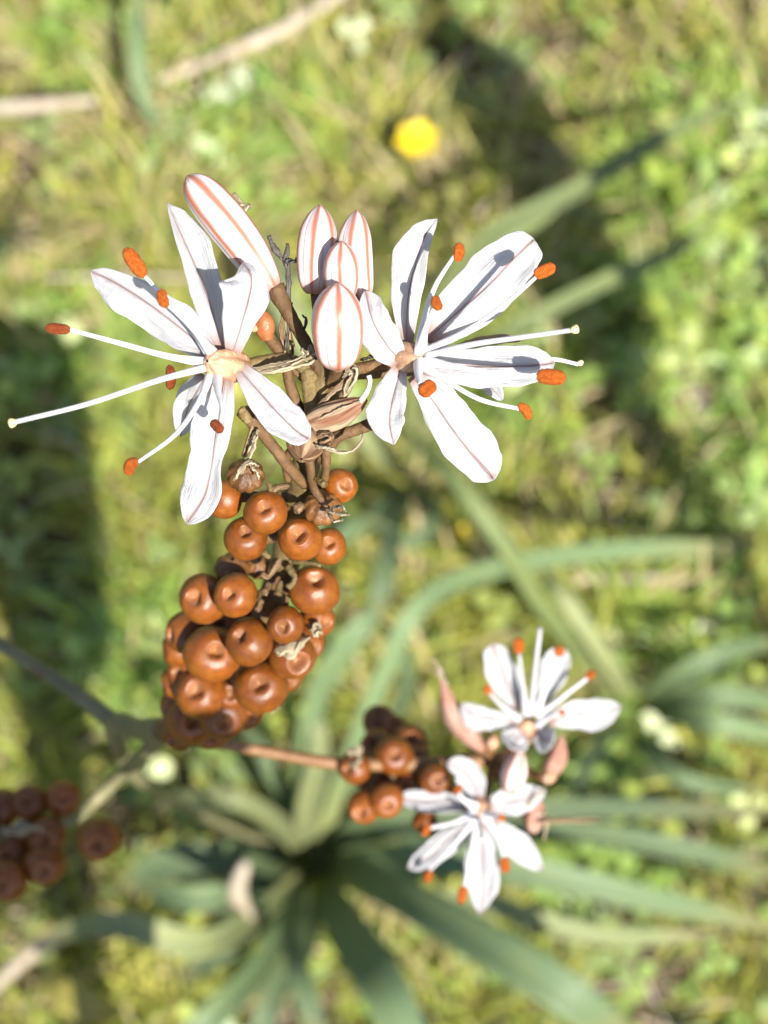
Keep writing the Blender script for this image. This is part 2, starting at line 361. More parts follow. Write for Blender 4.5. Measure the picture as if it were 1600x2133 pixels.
# ------------------------------------------------------------------ plant builders
def petal(ctrl, wl, wr, parent, base, roll=0.0, cup=.25, rip=.35, seed=0, D=D0, name='petal', wt=None, mat='petal', thick=.00022):
    """ctrl: (px, py, mm deeper than D); wl / wr: half widths in photo pixels left and right of the way from base to tip"""
    N, K = 40, 16
    S = crom(ctrl, N); L = interp(wl, N, wt); R = interp(wr, N, wt); rnd = random.Random(seed); ph = [rnd.random()*6.28 for _ in range(6)]
    T = np.gradient(S[:, :2], axis=0); T /= np.linalg.norm(T, axis=1)[:, None]+1e-9
    V = []; U = []; F = []
    for i in range(N):
        t = i/(N-1); nx, ny = -T[i, 1], T[i, 0]; d = D+S[i, 2]*.001; m = d/FPX
        tipf = min(1, math.sqrt(max(0, 1-t))*3.2)
        for k in range(K+1):
            s = -1+2*k/K; w = (max(L[i], .5) if s < 0 else max(R[i], .5))*tipf
            g = 0 if s < 0 else 2.1
            w *= 1+.05*abs(s)*math.sin(10*t+ph[0]+g)+.032*abs(s)*math.sin(22*t+ph[1]+g)+.014*abs(s)*math.sin(47*t+ph[4]+g)
            wm = w*m
            env = math.sin(math.pi*min(1, t*1.05))**.6 if 0 < t < 1 else 0
            dz = roll*s*wm - cup*(s*s)*wm*.9 + rip*env*(abs(s)**1.6)*wm*.62*(math.sin(8*t+ph[2]+g)+.7*math.sin(15.5*t+ph[3]+g))
            dz += .16*wm*math.sin(5*t+4*s+ph[5])*env + .05*wm*math.sin(11*t-6*s+ph[1])*env
            dz += .00028*math.exp(-(s*s)/.006)*min(1, 4*t)          # channel of the midrib
            V.append(P(S[i, 0]+nx*s*w, S[i, 1]+ny*s*w, d+dz)-base); U.append((k/K, t))
    for i in range(N-1):
        for k in range(K): a = i*(K+1)+k; F.append((a, a+1, a+K+2, a+K+1))
    o = link(name, mesh(V, F, U), M[mat], parent)
    so = o.modifiers.new('thickness', 'SOLIDIFY'); so.thickness = thick; so.offset = 0
    return o
def PP(c, D): return P(c[0], c[1], D+c[2]*.001)
def filament(ctrl, parent, base, r=(5.2, 3.6, 3.0, 2.4), D=D0, name='filament', mat='fil'):
    m = D/FPX
    return tube(name, [PP(c, D) for c in ctrl], [x*m for x in ((r[0]*1.45,)+tuple(r[1:]) if name == 'filament' else r)], M[mat], parent, base, ns=10, n=28, flat=.8)
def anther(a, b, w, parent, base, D=D0, mat='anther', bend=0.0, seed=0):
    """two-lobed pollen sac from a to b (px, py, mm), w full width in px, bend in px to the side"""
    m = D/FPX; N, K = 18, 20; rnd = random.Random(seed)
    mid = ((a[0]+b[0])/2, (a[1]+b[1])/2, (a[2]+b[2])/2); dx, dy = b[0]-a[0], b[1]-a[1]; l = math.hypot(dx, dy)
    mid = (mid[0]-dy/l*bend, mid[1]+dx/l*bend, mid[2])
    S = [PP(c, D) for c in crom([a, mid, b], N)]; V = []; F = []
    view = (S[N//2]-CP).normalized()
    for i in range(N):
        t = i/(N-1); tg = (S[min(i+1, N-1)]-S[max(i-1, 0)]).normalized(); sd = tg.cross(view).normalized(); up = sd.cross(tg)
        r = w/2*m*max(.02, (1-abs(2*t-1)**3.2))**.5*(1+.12*(rnd.random()-.5))
        for k in range(K):
            th = 2*math.pi*k/K; c, s = math.cos(th), math.sin(th)
            lobe = 1-.45*math.exp(-(c/.28)**2)
            V.append(S[i]+sd*c*r+up*s*r*.8*lobe - base)
    for i in range(N-1):
        for k in range(K): F.append((i*K+k, i*K+(k+1) % K, (i+1)*K+(k+1) % K, (i+1)*K+k))
    F.append(tuple(range(K-1, -1, -1))); F.append(tuple(range((N-1)*K, N*K)))
    return link('anther', mesh(V, F), M[mat], parent)
def lathe_axis(a, b, prof, nl, parent, base, mat, name, lobes=6, lob=.06, bend=0.0, spin=0.0, n=30, sharp=1.0, label=None, squash=1.0):
    """body of revolution from world a to b; prof: [(t, r metres)]"""
    S = crom([tuple(a), tuple((a+b)/2+(b-a).cross(CP-a).normalized()*bend), tuple(b)], n) if bend else crom([tuple(a), tuple(b)], n)
    ts = np.linspace(0, 1, n); pr = crom(prof, 160); R = np.interp(ts, pr[:, 0], np.maximum(pr[:, 1], 0)); V = []; U = []; F = []
    for i in range(n):
        p = Vector(S[i]); tg = (Vector(S[min(i+1, n-1)])-Vector(S[max(i-1, 0)])).normalized()
        vw = (p-CP).normalized(); sd = tg.cross(vw)
        sd = sd.normalized() if sd.length > 1e-4 else tg.orthogonal().normalized(); up = sd.cross(tg)
        for k in range(nl+1):
            th = 2*math.pi*k/nl; x = abs(math.cos((th-spin)*lobes/2)); r = max(R[i], 1e-5)*(1-lob*(1-x**.6))
            V.append(p+(sd*math.cos(th)*r+up*math.sin(th)*r*squash)-base); U.append(((th-spin)/(2*math.pi)+.5/lobes, ts[i]))
    for i in range(n-1):
        for k in range(nl): q = i*(nl+1)+k; F.append((q, q+1, q+nl+2, q+nl+1))
    o = link(name, mesh(V, F, U), M[mat], parent)
    if label: o['label'] = label
    return o
def bud(base_px, tip_px, w, parent, base, D=D0, spin=0.0, bend=0.0, blunt=True, name='bud', mat='bud'):
    a, b = PP(base_px, D), PP(tip_px, D); r = w/2*D/FPX
    pr = [(0, r*.40), (.05, r*.62), (.16, r*.84), (.38, r*.99), (.55, r), (.72, r*.90), (.86, r*.64), (.95, r*.33), (1, r*.05)] if blunt else \
         [(0, r*.30), (.10, r*.62), (.3, r*.90), (.55, r), (.75, r*.96), (.88, r*.80), (.96, r*.48), (1, r*.08)]
    return lathe_axis(a, b, pr, 48, parent, base, mat, name, 6, .11, bend, spin, 34)
def ribbons(name, paths, w, parent, base, mat, D=D0, seed=0, twist=2.0, wj=.4):
    """crumpled dry ribbons: each path a list of (px, py, mm)"""
    rnd = random.Random(seed); V = []; F = []; U = []; m = D/FPX
    for pth in paths:
        N = 22; S = [PP(c, D) for c in crom(pth, N)]; ph = rnd.random()*6; tw = twist*rnd.uniform(.5, 1.3); ww = w*rnd.uniform(1-wj, 1+wj)*m; k0 = len(V)
        for i in range(N):
            t = i/(N-1); tg = (S[min(i+1, N-1)]-S[max(i-1, 0)]).normalized(); sd = tg.cross((S[i]-CP).normalized()).normalized(); up = sd.cross(tg)
            a = ph*.15+tw*(t-.3)+.5*math.sin(7*t+ph); x = sd*math.cos(a)+up*math.sin(a); y = tg.cross(x)
            wd = ww*(.35+.65*math.sin(math.pi*min(.98, .12+t*.83)))*(1+.3*math.sin(13*t+ph))
            jt = Vector((rnd.gauss(0, 1), rnd.gauss(0, 1), rnd.gauss(0, 1)))*m*.8
            for s in (-1, 0, 1): V.append(S[i]+x*s*wd*.5+y*(abs(s)-.5)*wd*.25+jt-base); U.append(((s+1)/2, t))
        for i in range(N-1):
            for s in (0, 1): q = k0+i*3+s; F.append((q, q+1, q+4, q+3))
    o = link(name, mesh(V, F, U), M[mat], parent); so = o.modifiers.new('thickness', 'SOLIDIFY'); so.thickness = .0003; so.offset = 0
    return o
def berry_mesh(seed=0):
    rnd = random.Random(seed+11); q = rnd.uniform(.72, 1.08); dp = rnd.uniform(-.08, .10)
    prof = crom([(0, .46+dp), (.11*q, .48+dp), (.20*q, .58+dp*.8), (.28*q, .775), (.37*q, .89), (.46*q+.02, .91), (.58, .845), (.74, .69), (.91, .38), (1, 0), (.93, -.40), (.68, -.75), (.34, -.94), (0.02, -1)], 34)
    K = 42; V = []; U = []; F = []; a0 = rnd.random()*6; a1 = rnd.random()*6; fl = rnd.uniform(.82, .93); o = Vector((seed*3.1, 0, 0))
    for i, (r, z) in enumerate(prof):
        for k in range(K+1):
            th = 2*math.pi*k/K; dim = math.exp(-(i/9.0)**2); seam = abs(math.sin(1.5*th+a0*.5)); body = min(1, max(0, (i-9)/5))
            rr = max(r, .001)*(1+.02*math.cos(2*th+a1)+dim*.26*math.cos(3*th+a0)-.035*body*math.exp(-(seam/.16)**2))
            v = Vector((math.cos(th)*rr, math.sin(th)*rr, z*fl)); n = 1+body*(.03*noise.noise(v*1.6+o)+.008*noise.noise(v*6+o))
            V.append(v*n); U.append((k/K, i/33))
    for i in range(33):
        for k in range(K): a = i*(K+1)+k; F.append((a, a+K+1, a+K+2, a+1))
    me = mesh(V, F, U, 'berry'); me.materials.append(M['berry']); me.polygons.foreach_set('use_smooth', [True]*len(me.polygons)); return me
BM = [berry_mesh(i) for i in range(9)]
def berry(px, py, dia, dmm, face, parent, base, D=D0, i=0, axis=None, pedicel=True):
    """face: where its scar points, as (right, down, towards camera); axis: world point on the stalk it grows from"""
    d = D+dmm*.001; p = P(px, py, d); r = dia/2*d/FPX
    v = Vector((face[0], -face[1], face[2])); v = Vector((v.x, v.y*CT-v.z*ST, v.y*ST+v.z*CT)).normalized()
    o = bpy.data.objects.new('berry', BM[i % 9]); COL.objects.link(o); o.parent = parent
    o.location = p-base; o.rotation_euler = (v.to_track_quat('Z', 'Y') @ Quaternion((0, 0, 1), i*1.7)).to_euler(); o.scale = (r, r, r)
    if pedicel and axis is not None:
        bot = p-v*r*.85
        tube('pedicel', [bot, (bot+axis)/2+Vector((0, 0, -.001)), axis], [.0011, .0009, .0010], M['stem'], parent, base, ns=6, n=8)
    return o
def leaf(ctrl, w, parent, base, mat='leaf', keel=.28, roll=0.0, name='leaf', wt=None, seed=0):
    """ctrl: (px, py, height above ground in m); w: full width in photo pixels along it"""
    N, K = 44, 8; Q = [G(*c) for c in ctrl]; S = [Vector(s) for s in crom([tuple(q) for q in Q], N)]; Wd = interp(w, N, wt); V = []; U = []; F = []; rnd = random.Random(seed); ph = rnd.random()*6
    for i in range(N):
        t = i/(N-1); tg = (S[min(i+1, N-1)]-S[max(i-1, 0)]).normalized(); vw = (S[i]-CP).normalized()
        sd = tg.cross(vw).normalized(); up = sd.cross(tg)        # up points away from or to the camera
        if up.dot(vw) > 0: up = -up
        a = roll+.25*math.sin(4*t+ph); x = sd*math.cos(a)+up*math.sin(a); y = up*math.cos(a)-sd*math.sin(a)
        hw = .80*max(Wd[i], 2)/2*depth_of(S[i])/FPX*(min(1, math.sqrt(1-t)*3+.05))
        for k in range(K+1):
            s = -1+2*k/K; V.append(S[i]+x*s*hw+y*(abs(s)**1.2-.5)*hw*keel*2*.6-base); U.append((k/K, t))
    for i in range(N-1):
        for k in range(K): q = i*(K+1)+k; F.append((q, q+1, q+K+2, q+K+1))
    o = link(name, mesh(V, F, U), M[mat], parent); so = o.modifiers.new('thickness', 'SOLIDIFY'); so.thickness = .0007; so.offset = 0
    return o

# ------------------------------------------------------------------ the main asphodel
BASE = G(655, 1795, 0.0)
MA = empty('asphodel_plant', BASE, 'tall branched asphodel with open white flowers, striped buds and orange-brown berries', 'wildflower')

# --- its stalks
AX = [P(694, 745, .2045), P(668, 830, .207), P(650, 905, .210), P(632, 1000, .216), P(592, 1180, .230), P(520, 1370, .247), P(430, 1515, .264), P(345, 1522, .285)]
tube('rachis', AX[:5], [.0019, .0022, .0021, .0021, .0023], M['stemolive'], MA, BASE, ns=12, n=40, jit=.12)
tube('rachis', AX[4:], [.0023, .0024, .0026, .0026], M['stem'], MA, BASE, ns=12, n=24)
N1 = P(240, 1506, .315)
tube('main_stem', [AX[-1], P(290, 1518, .30), N1, P(250, 1560, .35), P(275, 1608, .42), P(315, 1640, .54), P(385, 1678, .72), P(520, 1740, .93), BASE+Vector((0, 0, .01))],
     [.0026, .0022, .0021, .0021, .0021, .0022, .0024, .003, .004], M['stemgreen'], MA, BASE, ns=12, n=60)
tube('branch', [N1, P(130, 1425, .318), P(0, 1342, .32), P(-160, 1240, .315)], [.0020, .0016, .0014, .0013], M['stemgreen'], MA, BASE, n=20)
tube('branch', [AX[-1], P(310, 1560, .315), P(262, 1605, .345), P(205, 1660, .352), P(150, 1706, .345), P(60, 1735, .335), P(-60, 1745, .325)], [.0022, .0019, .0017, .0016, .0016, .0016, .0015], M['stemgreen'], MA, BASE, n=36)
tube('branch', [AX[-1], P(400, 1535, .288), P(480, 1552, .290), P(590, 1572, .292), P(700, 1590, .294), P(820, 1592, .295), P(930, 1590, .297), P(1040, 1580, .300), P(1085, 1555, .298)],
     [.0018, .0014, .0012, .0012, .0013, .0014, .0015, .0015, .0014], M['redstem'], MA, BASE, n=44)

# --- left open flower
CL = P(462, 757, .2)
fl = lathe_axis(P(512, 770, .2045), P(432, 752, .1965), [(0, .0013), (.2, .0022), (.55, .0023), (.8, .0019), (.92, .0013), (.96, .0008), (1, .0002)], 48, MA, BASE, 'ovary', 'flower', 6, .30, 0, .3, 22)
fl['label'] = 'open white six-petalled flower with very long style on the left of the stalk'
petal([(446, 740, 0), (384, 690, 1), (310, 633, 2.5), (240, 588, 4), (189, 564, 5)], [10, 43, 50, 49, 30, 16], [10, 46, 36, 30, 18, 10], fl, BASE, roll=-.2, seed=1, wt=[0, .25, .45, .66, .88, 1])
petal([(464, 738, 1), (442, 650, 1.5), (413, 571, 3), (384, 505, 4), (359, 451, 5), (349, 423, 5.5)], [10, 30, 27, 17, 6, 2], [14, 36, 44, 46, 28, 3], fl, BASE, roll=.2, seed=2)
petal([(480, 745, .5), (502, 680, -2.5), (518, 621, -4.5), (524, 588, -5), (519, 563, -4.5), (506, 547, -3.5)], [10, 40, 60, 64, 52, 20], [16, 26, 40, 32, 14, 6], fl, BASE, roll=.45, cup=.1, rip=.6, seed=3)
petal([(490, 758, .5), (545, 823, -1.5), (586, 868, -2.5), (618, 898, -3), (645, 915, -3)], [12, 36, 39, 34, 20], [12, 34, 38, 30, 16], fl, BASE, roll=-.15, cup=.3, rip=.2, seed=4)
petal([(468, 780, .5), (458, 856, 1), (448, 918, 1.5), (441, 971, 2), (425, 1033, 2.5), (388, 1092, 3)], [20, 30, 27, 19, 34, 22], [16, 46, 54, 50, 48, 28], fl, BASE, roll=.2, rip=.5, seed=5)
petal([(428, 783, 1.5), (402, 830, 4), (386, 870, 6), (376, 909, 7)], [14, 26, 22, 8], [14, 36, 26, 8], fl, BASE, roll=.3, seed=6)
filament([(440, 742, -1), (395, 680, -4), (347, 625, -7), (300, 573, -9)], fl, BASE, (8, 4.8, 4.2, 3.6)); anther((302, 577, -9), (260, 517, -9.5), 31, fl, BASE, seed=1)
filament([(446, 740, -1.5), (410, 695, -6), (372, 655, -10), (345, 632, -12)], fl, BASE, (10, 6, 5, 4)); anther((349, 640, -12.3), (337, 602, -12), 22, fl, BASE, bend=-5, seed=2)
filament([(438, 757, -1), (350, 742, -4), (250, 715, -7), (143, 686, -9)], fl, BASE, (9, 7, 5.5, 4)); anther((148, 687, -9), (94, 683, -9.3), 22, fl, BASE, mat='antherdk', seed=3)
filament([(440, 775, -1), (415, 835, -4), (365, 905, -7), (284, 965, -9)], fl, BASE, (9, 8, 6, 4)); anther((288, 958, -9), (268, 990, -9.3), 24, fl, BASE, bend=8, seed=4)
filament([(452, 775, -1), (455, 815, -4), (462, 850, -6), (458, 885, -7)], fl, BASE, (11, 8, 5, 4)); anther((440, 876, -7), (464, 900, -7.2), 21, fl, BASE, mat='antherdk', seed=5)
filament([(435, 768, 1), (400, 775, 4), (370, 785, 6)], fl, BASE, (6, 4, 3)); anther((352, 760, 6), (353, 812, 6.5), 22, fl, BASE, mat='antherdk', bend=-4, seed=6)
filament([(432, 765, -2), (330, 792, -6), (180, 842, -10), (27, 880, -13)], fl, BASE, (9, 6.5, 5.5, 5), name='style'); 
lathe_axis(PP((34, 879, -13), D0), PP((17, 882, -13.2), D0), [(0, .0003), (.3, .00055), (.8, .0006), (1, .0002)], 14, fl, BASE, 'stig', 'stigma', 3, .1, n=10)
# --- right open flower
fr = lathe_axis(P(818, 742, .203), P(884, 745, .1975), [(0, .0015), (.15, .0023), (.6, .0022), (.85, .0014), (1, .0003)], 48, MA, BASE, 'ovary', 'flower', 6, .28, 0, .5, 22)
fr['label'] = 'open white flower with orange anthers on the right of the stalk'
petal([(846, 722, .5), (851, 615, 1.5), (870, 535, 2.5), (888, 488, 3), (911, 455, 3)], [10, 38, 48, 34, 5], [14, 26, 22, 15, 4], fr, BASE, roll=.2, seed=11)
petal([(888, 708, .5), (955, 650, 1.5), (1020, 590, 3), (1065, 543, 4), (1100, 509, 4.5), (1112, 498, 4.6)], [16, 55, 60, 54, 38, 20], [18, 54, 58, 54, 40, 22], fr, BASE, roll=.1, rip=.25, seed=12)
petal([(876, 757, -.5), (960, 762, -1.5), (1040, 764, -2), (1115, 761, -2), (1156, 755, -1.5)], [16, 36, 42, 38, 18], [20, 40, 42, 36, 14], fr, BASE, roll=-.15, rip=.2, seed=13)
petal([(858, 784, 0), (900, 834, 1), (940, 892, 1.5), (985, 950, 2.5), (1030, 1000, 3)], [26, 50, 56, 56, 42], [10, 30, 40, 42, 28], fr, BASE, roll=.1, rip=.3, seed=14)
petal([(838, 760, .2), (818, 832, -1.5), (811, 880, -2), (821, 927, -2)], [10, 28, 30, 5], [16, 44, 42, 7], fr, BASE, roll=.15, rip=.25, seed=15)
petal([(834, 752, -.5), (803, 715, -2), (776, 668, -3), (760, 606, -3)], [22, 40, 28, 12], [20, 34, 38, 22], fr, BASE, roll=-.2, rip=.5, cup=.1, seed=16)
filament([(872, 735, -2), (880, 680, -5), (905, 600, -6.5), (946, 533, -7)], fr, BASE, (9, 7.5, 6, 4)); anther((950, 545, -7), (955, 505, -7.2), 22, fr, BASE, bend=4, seed=11)
filament([(876, 730, -2), (885, 690, -6), (898, 655, -8), (911, 632, -9)], fr, BASE, (11, 8, 6, 4)); anther((908, 615, -9), (919, 645, -9.2), 21, fr, BASE, bend=5, seed=12)
filament([(885, 735, -1.5), (970, 690, -5), (1050, 635, -7), (1117, 577, -8)], fr, BASE, (9, 6.5, 5.5, 4)); anther((1112, 574, -8), (1157, 554, -8.2), 27, fr, BASE, seed=13)
filament([(885, 752, -2), (960, 766, -6), (1040, 778, -8), (1118, 784, -9)], fr, BASE, (9, 6.5, 5.5, 4)); anther((1116, 782, -9), (1180, 788, -9.3), 32, fr, BASE, seed=14)
filament([(878, 760, -1.5), (925, 790, -4), (1000, 832, -5.5), (1083, 852, -6)], fr, BASE, (9, 6, 5.2, 4)); anther((1078, 843, -6), (1102, 874, -6.2), 20, fr, BASE, bend=-7, seed=15)
filament([(874, 755, -2), (872, 780, -5), (876, 800, -7)], fr, BASE, (11, 9, 6)); anther((874, 822, -7.2), (906, 797, -7.2), 31, fr, BASE, mat='anther', seed=16)
filament([(885, 742, -2), (980, 718, -6), (1090, 702, -9), (1196, 687, -11)], fr, BASE, (8, 6.5, 5.5, 5), name='style')
lathe_axis(PP((1189, 688, -11), D0), PP((1206, 685, -11.2), D0), [(0, .0003), (.3, .0005), (.8, .0006), (1, .0002)], 14, fr, BASE, 'stig', 'stigma', 3, .1, n=10)
# --- flower going over behind the right one: a petal tip, a rim and its bent stalk show
fb = lathe_axis(P(985, 760, .2085), P(1010, 757, .2075), [(0, .0012), (.5, .002), (1, .001)], 20, MA, BASE, 'ovary', 'flower', 6, .1, n=10)
fb['label'] = 'half hidden withering flower behind the right flower'
petal([(985, 765, 7), (1005, 790, 6.5), (1030, 815, 6), (1047, 834, 6)], [8, 15, 17, 6], [8, 14, 14, 5], fb, BASE, seed=21)
petal([(955, 722, 7), (1000, 712, 6.5), (1050, 706, 6), (1088, 709, 6)], [6, 10, 9, 3], [6, 10, 9, 3], fb, BASE, seed=22, mat='withered')
filament([(1000, 756, 6), (1080, 752, 5), (1150, 748, 4), (1205, 759, 4)], fb, BASE, (5, 5, 5, 4.5), name='style')
lathe_axis(PP((1205, 760, 4), D0), PP((1214, 752, 4), D0), [(0, .0003), (.5, .00045), (1, .0002)], 12, fb, BASE, 'stig', 'stigma', 3, .1, n=8)
tube('pedicel', [P(985, 760, .2085), P(900, 768, .2095), P(800, 775, .2085), P(715, 778, .2055)], [.0012, .0009, .0009, .001], M['stem'], MA, BASE)
# --- buds
bud((576, 608, 3), (390, 366, 1), 92, MA, BASE, spin=.25, bend=.0004, blunt=False)
bud((655, 613, 1.5), (667, 426, 0), 86, MA, BASE, spin=.75)
bud((752, 628, 1.5), (744, 437, 0), 76, MA, BASE, spin=-.25, bend=-.0006)
bud((713, 626, -1.5), (711, 502, -5), 76, MA, BASE, spin=.62)
bud((703, 765, -2), (703, 588, -7), 110, MA, BASE, spin=.45)
# --- pedicels and brown bits of the head
def stalk(pts, r, mat='stem', name='pedicel', jit=.1, seed=0): return tube(name, [PP(c, D0) for c in pts], [x*D0/FPX for x in r], M[mat], MA, BASE, ns=10, jit=jit, seed=seed)
stalk([(572, 598, 3), (600, 650, 3.5), (635, 712, 4), (668, 775, 4.5)], (22, 15, 14, 13))
stalk([(655, 608, 2), (664, 680, 4), (680, 740, 4.5)], (9, 8, 9)); stalk([(752, 622, 2), (742, 690, 4), (705, 748, 4.5)], (9, 8, 9)); stalk([(713, 624, -1), (704, 680, 2), (692, 740, 4)], (8, 7, 8))
stalk([(704, 762, -1.5), (700, 775, 1), (690, 800, 4)], (14, 13, 13))
stalk([(822, 750, 3), (775, 762, 4), (730, 772, 4.5), (690, 790, 4.5)], (15, 13, 13, 14))
stalk([(510, 764, 4), (560, 752, 5), (610, 752, 5), (660, 790, 5)], (16, 15, 15, 13), 'stemolive')
stalk([(553, 690, 5), (572, 718, 5.5), (600, 755, 6), (650, 800, 6.5)], (12, 13, 12, 12))
lathe_axis(PP((557, 708, 5), D0), PP((545, 645, 4), D0), [(0, .0008), (.3, .0014), (.6, .0015), (.85, .001), (1, .0002)], 24, MA, BASE, 'orange', 'young_fruit', 3, .12, n=16)
lathe_axis(PP((525, 690, 4), D0), PP((537, 675, 4), D0), [(0, .0003), (.5, .0007), (1, .0002)], 14, MA, BASE, 'ovary', 'young_fruit', 3, .1, n=10)
stalk([(640, 770, 5), (646, 820, 5), (652, 880, 6)], (15, 17, 16), 'stemolive'); stalk([(700, 770, 4), (694, 820, 5), (668, 890, 6)], (20, 19, 15), 'stemolive', seed=3)
stalk([(598, 770, 5), (604, 800, 6), (622, 850, 7), (645, 895, 8)], (11, 12, 12, 12), 'stem')
stalk([(505, 855, 4), (530, 885, 5), (565, 925, 6), (600, 970, 8), (635, 1010, 13)], (17, 14, 13, 13, 11), 'stem', seed=4)
stalk([(500, 852, 3.5), (510, 862, 3.8), (518, 880, 4)], (8, 12, 9), 'stemolive', 'bract', .4, 5)
stalk([(782, 880, 4), (740, 896, 4.5), (700, 912, 5), (668, 960, 8)], (15, 13, 14, 12), 'stem', seed=6)
stalk([(680, 935, 6), (680, 965, 7), (676, 1000, 10)], (12, 10, 9), 'stem'); stalk([(640, 930, 5), (646, 970, 7), (655, 1020, 11), (690, 1070, 11)], (12, 10, 9, 8), 'stem', seed=7)
stalk([(610, 935, 6), (595, 960, 8), (600, 1000, 12)], (11, 9, 9), 'stem', seed=8)
for i, (c, r) in enumerate([([(575, 1045, 9), (568, 1025, 9), (578, 1015, 10), (600, 1012, 12)], (4, 6, 7, 6)), ([(676, 1010, 7), (664, 1000, 8), (650, 990, 10)], (8, 7, 6)), ([(615, 1062, 12), (628, 1052, 13)], (12, 9)), ([(560, 1045, 8.5), (564, 1020, 9), (556, 1005, 9.5)], (3, 6, 4)),
        ([(585, 1165, 26), (560, 1200, 25), (545, 1195, 24)], (7, 6, 7)), ([(600, 1180, 24), (615, 1205, 23), (600, 1225, 23)], (9, 7, 8)), ([(560, 1215, 27), (550, 1235, 25)], (6, 9)), ([(585, 1210, 26), (578, 1240, 25)], (6, 10)), ([(545, 1250, 27), (535, 1272, 26)], (6, 8)),
        ([(610, 1170, 24), (645, 1172, 22), (668, 1178, 21)], (5, 5, 4)), ([(625, 1230, 25), (640, 1262, 23)], (6, 7)), ([(560, 1160, 24), (548, 1150, 23)], (6, 8)), ([(600, 1240, 27), (595, 1262, 26)], (5, 6))]):
    tube('bract', [PP(q, D0) for q in c], [x*.21/FPX for x in r], M['stemolive' if i % 2 else 'dry'], MA, BASE, ns=8, jit=.35, seed=i)
# withered flowers and dry threads
ribbons('withered_flower', [[(500, 775, 2.5), (545, 768, 2), (600, 760, 1), (655, 742, 0)], [(505, 782, 2.5), (560, 775, 1.5), (620, 765, .5), (650, 757, 0)], [(520, 770, 3), (570, 760, 2), (610, 752, 1), (640, 735, .5)], [(530, 778, 2), (590, 768, 1), (640, 758, 0), (656, 748, 0)]], 12, MA, BASE, 'drypale', seed=1)
ribbons('withered_flower', [[(632, 740, 0), (628, 728, -.5), (638, 732, -1)], [(640, 738, 0), (648, 724, -.5), (652, 735, -1)], [(645, 745, 0), (655, 735, 0), (660, 742, 0)]], 7, MA, BASE, 'drypale', seed=2)
wf = lathe_axis(PP((640, 882, 2), D0), PP((764, 832, -1), D0), [(0, .0012), (.2, .0019), (.5, .0020), (.8, .0013), (.95, .0006), (1, .0003)], 36, MA, BASE, 'withered', 'withered_flower', 6, .28, .0004, .2, 24, squash=.75)
wf['label'] = 'closed withered tan flower with brown stripes and a curled thread'
ribbons('tepal', [[(665, 845, 2), (690, 820, 1), (715, 800, .5), (742, 768, 0), (735, 760, 0)], [(645, 880, 1), (700, 855, -1), (750, 835, -1.5)], [(650, 890, 1), (705, 872, 0), (752, 845, -1)], [(712, 835, 1), (722, 800, 0), (738, 775, -.5)]], 12, wf, BASE, 'withered', seed=3)
tube('style', [PP(c, D0) for c in [(750, 838, -1), (765, 815, -1), (771, 795, -1.2), (768, 782, -1.4)]], [.0004, .00035, .0003, .00035], M['fil'], wf, BASE, ns=8)
ribbons('withered_flower', [[(640, 925, 1), (665, 912, 0), (690, 905, -.5), (692, 920, -1)], [(650, 918, 1), (675, 905, 0), (688, 915, -1), (665, 925, -1)], [(635, 932, 1), (660, 930, 0), (690, 925, -1)]], 13, MA, BASE, 'dry', seed=4)
lathe_axis(PP((642, 900, 3), D0), PP((628, 956, 0), D0), [(0, .0012), (.3, .0024), (.6, .0025), (.9, .0014), (1, .0002)], 40, MA, BASE, 'dry', 'withered_flower', 8, .2, n=18)
ribbons('withered_thread', [[(655, 925, -1), (690, 938, -2), (725, 942, -2.5), (750, 925, -3), (757, 902, -3)], [(660, 930, -1), (690, 934, -2), (710, 945, -2)]], 6, MA, BASE, 'drypale', seed=5)
ribbons('withered_flower', [[(722, 778, 0), (735, 765, -.5), (744, 775, -1), (738, 795, -.5), (722, 818, 0)], [(718, 790, .5), (728, 770, 0), (740, 785, 0), (718, 832, 1)]], 13, MA, BASE, 'drypale', seed=6)
ribbons('withered_bract', [[(560, 490, 2), (568, 512, 2.3), (585, 535, 2.5), (600, 560, 3)], [(600, 505, 2), (597, 540, 2.5), (600, 600, 3), (604, 680, 4)], [(606, 540, 2), (600, 560, 2.5), (602, 640, 3.5), (596, 730, 4.5)], [(593, 545, 2), (612, 545, 1.5), (626, 538, 1)]], 9, MA, BASE, 'darkbract', seed=7, twist=1)
ribbons('withered_bract', [[(592, 640, 4), (588, 690, 4.5), (598, 750, 5)], [(608, 630, 4.5), (604, 690, 5), (612, 760, 5)]], 15, MA, BASE, 'dry', seed=8, twist=.6)
ribbons('withered_bract', [[(630, 656, 3), (638, 668, 3), (634, 700, 4), (650, 725, 4.5)]], 6, MA, BASE, 'darkbract', seed=9, twist=1)
ribbons('withered_bract', [[(782, 738, 3), (768, 745, 3), (750, 750, 4)]], 6, MA, BASE, 'darkbract', seed=10, twist=1)
ribbons('withered_bract', [[(488, 402, 2), (500, 425, 2), (512, 455, 2.5), (525, 480, 3)], [(497, 425, 2), (516, 430, 1.8), (510, 442, 2)], [(505, 440, 2), (520, 428, 1.5), (517, 436, 2)]], 8, MA, BASE, 'drypale', seed=11, twist=1.5)
ribbons('withered_thread', [[(538, 895, 3), (525, 925, 5), (512, 950, 6)], [(532, 900, 3.5), (518, 930, 5), (508, 952, 6)]], 8, MA, BASE, 'drypale', seed=12, twist=.7)
lathe_axis(PP((535, 855, 4), D0), PP((508, 950, 5), D0), [(0, .0002), (.5, .0003), (1, .0004)], 8, MA, BASE, 'dry', 'withered_thread', 3, .1, n=8)

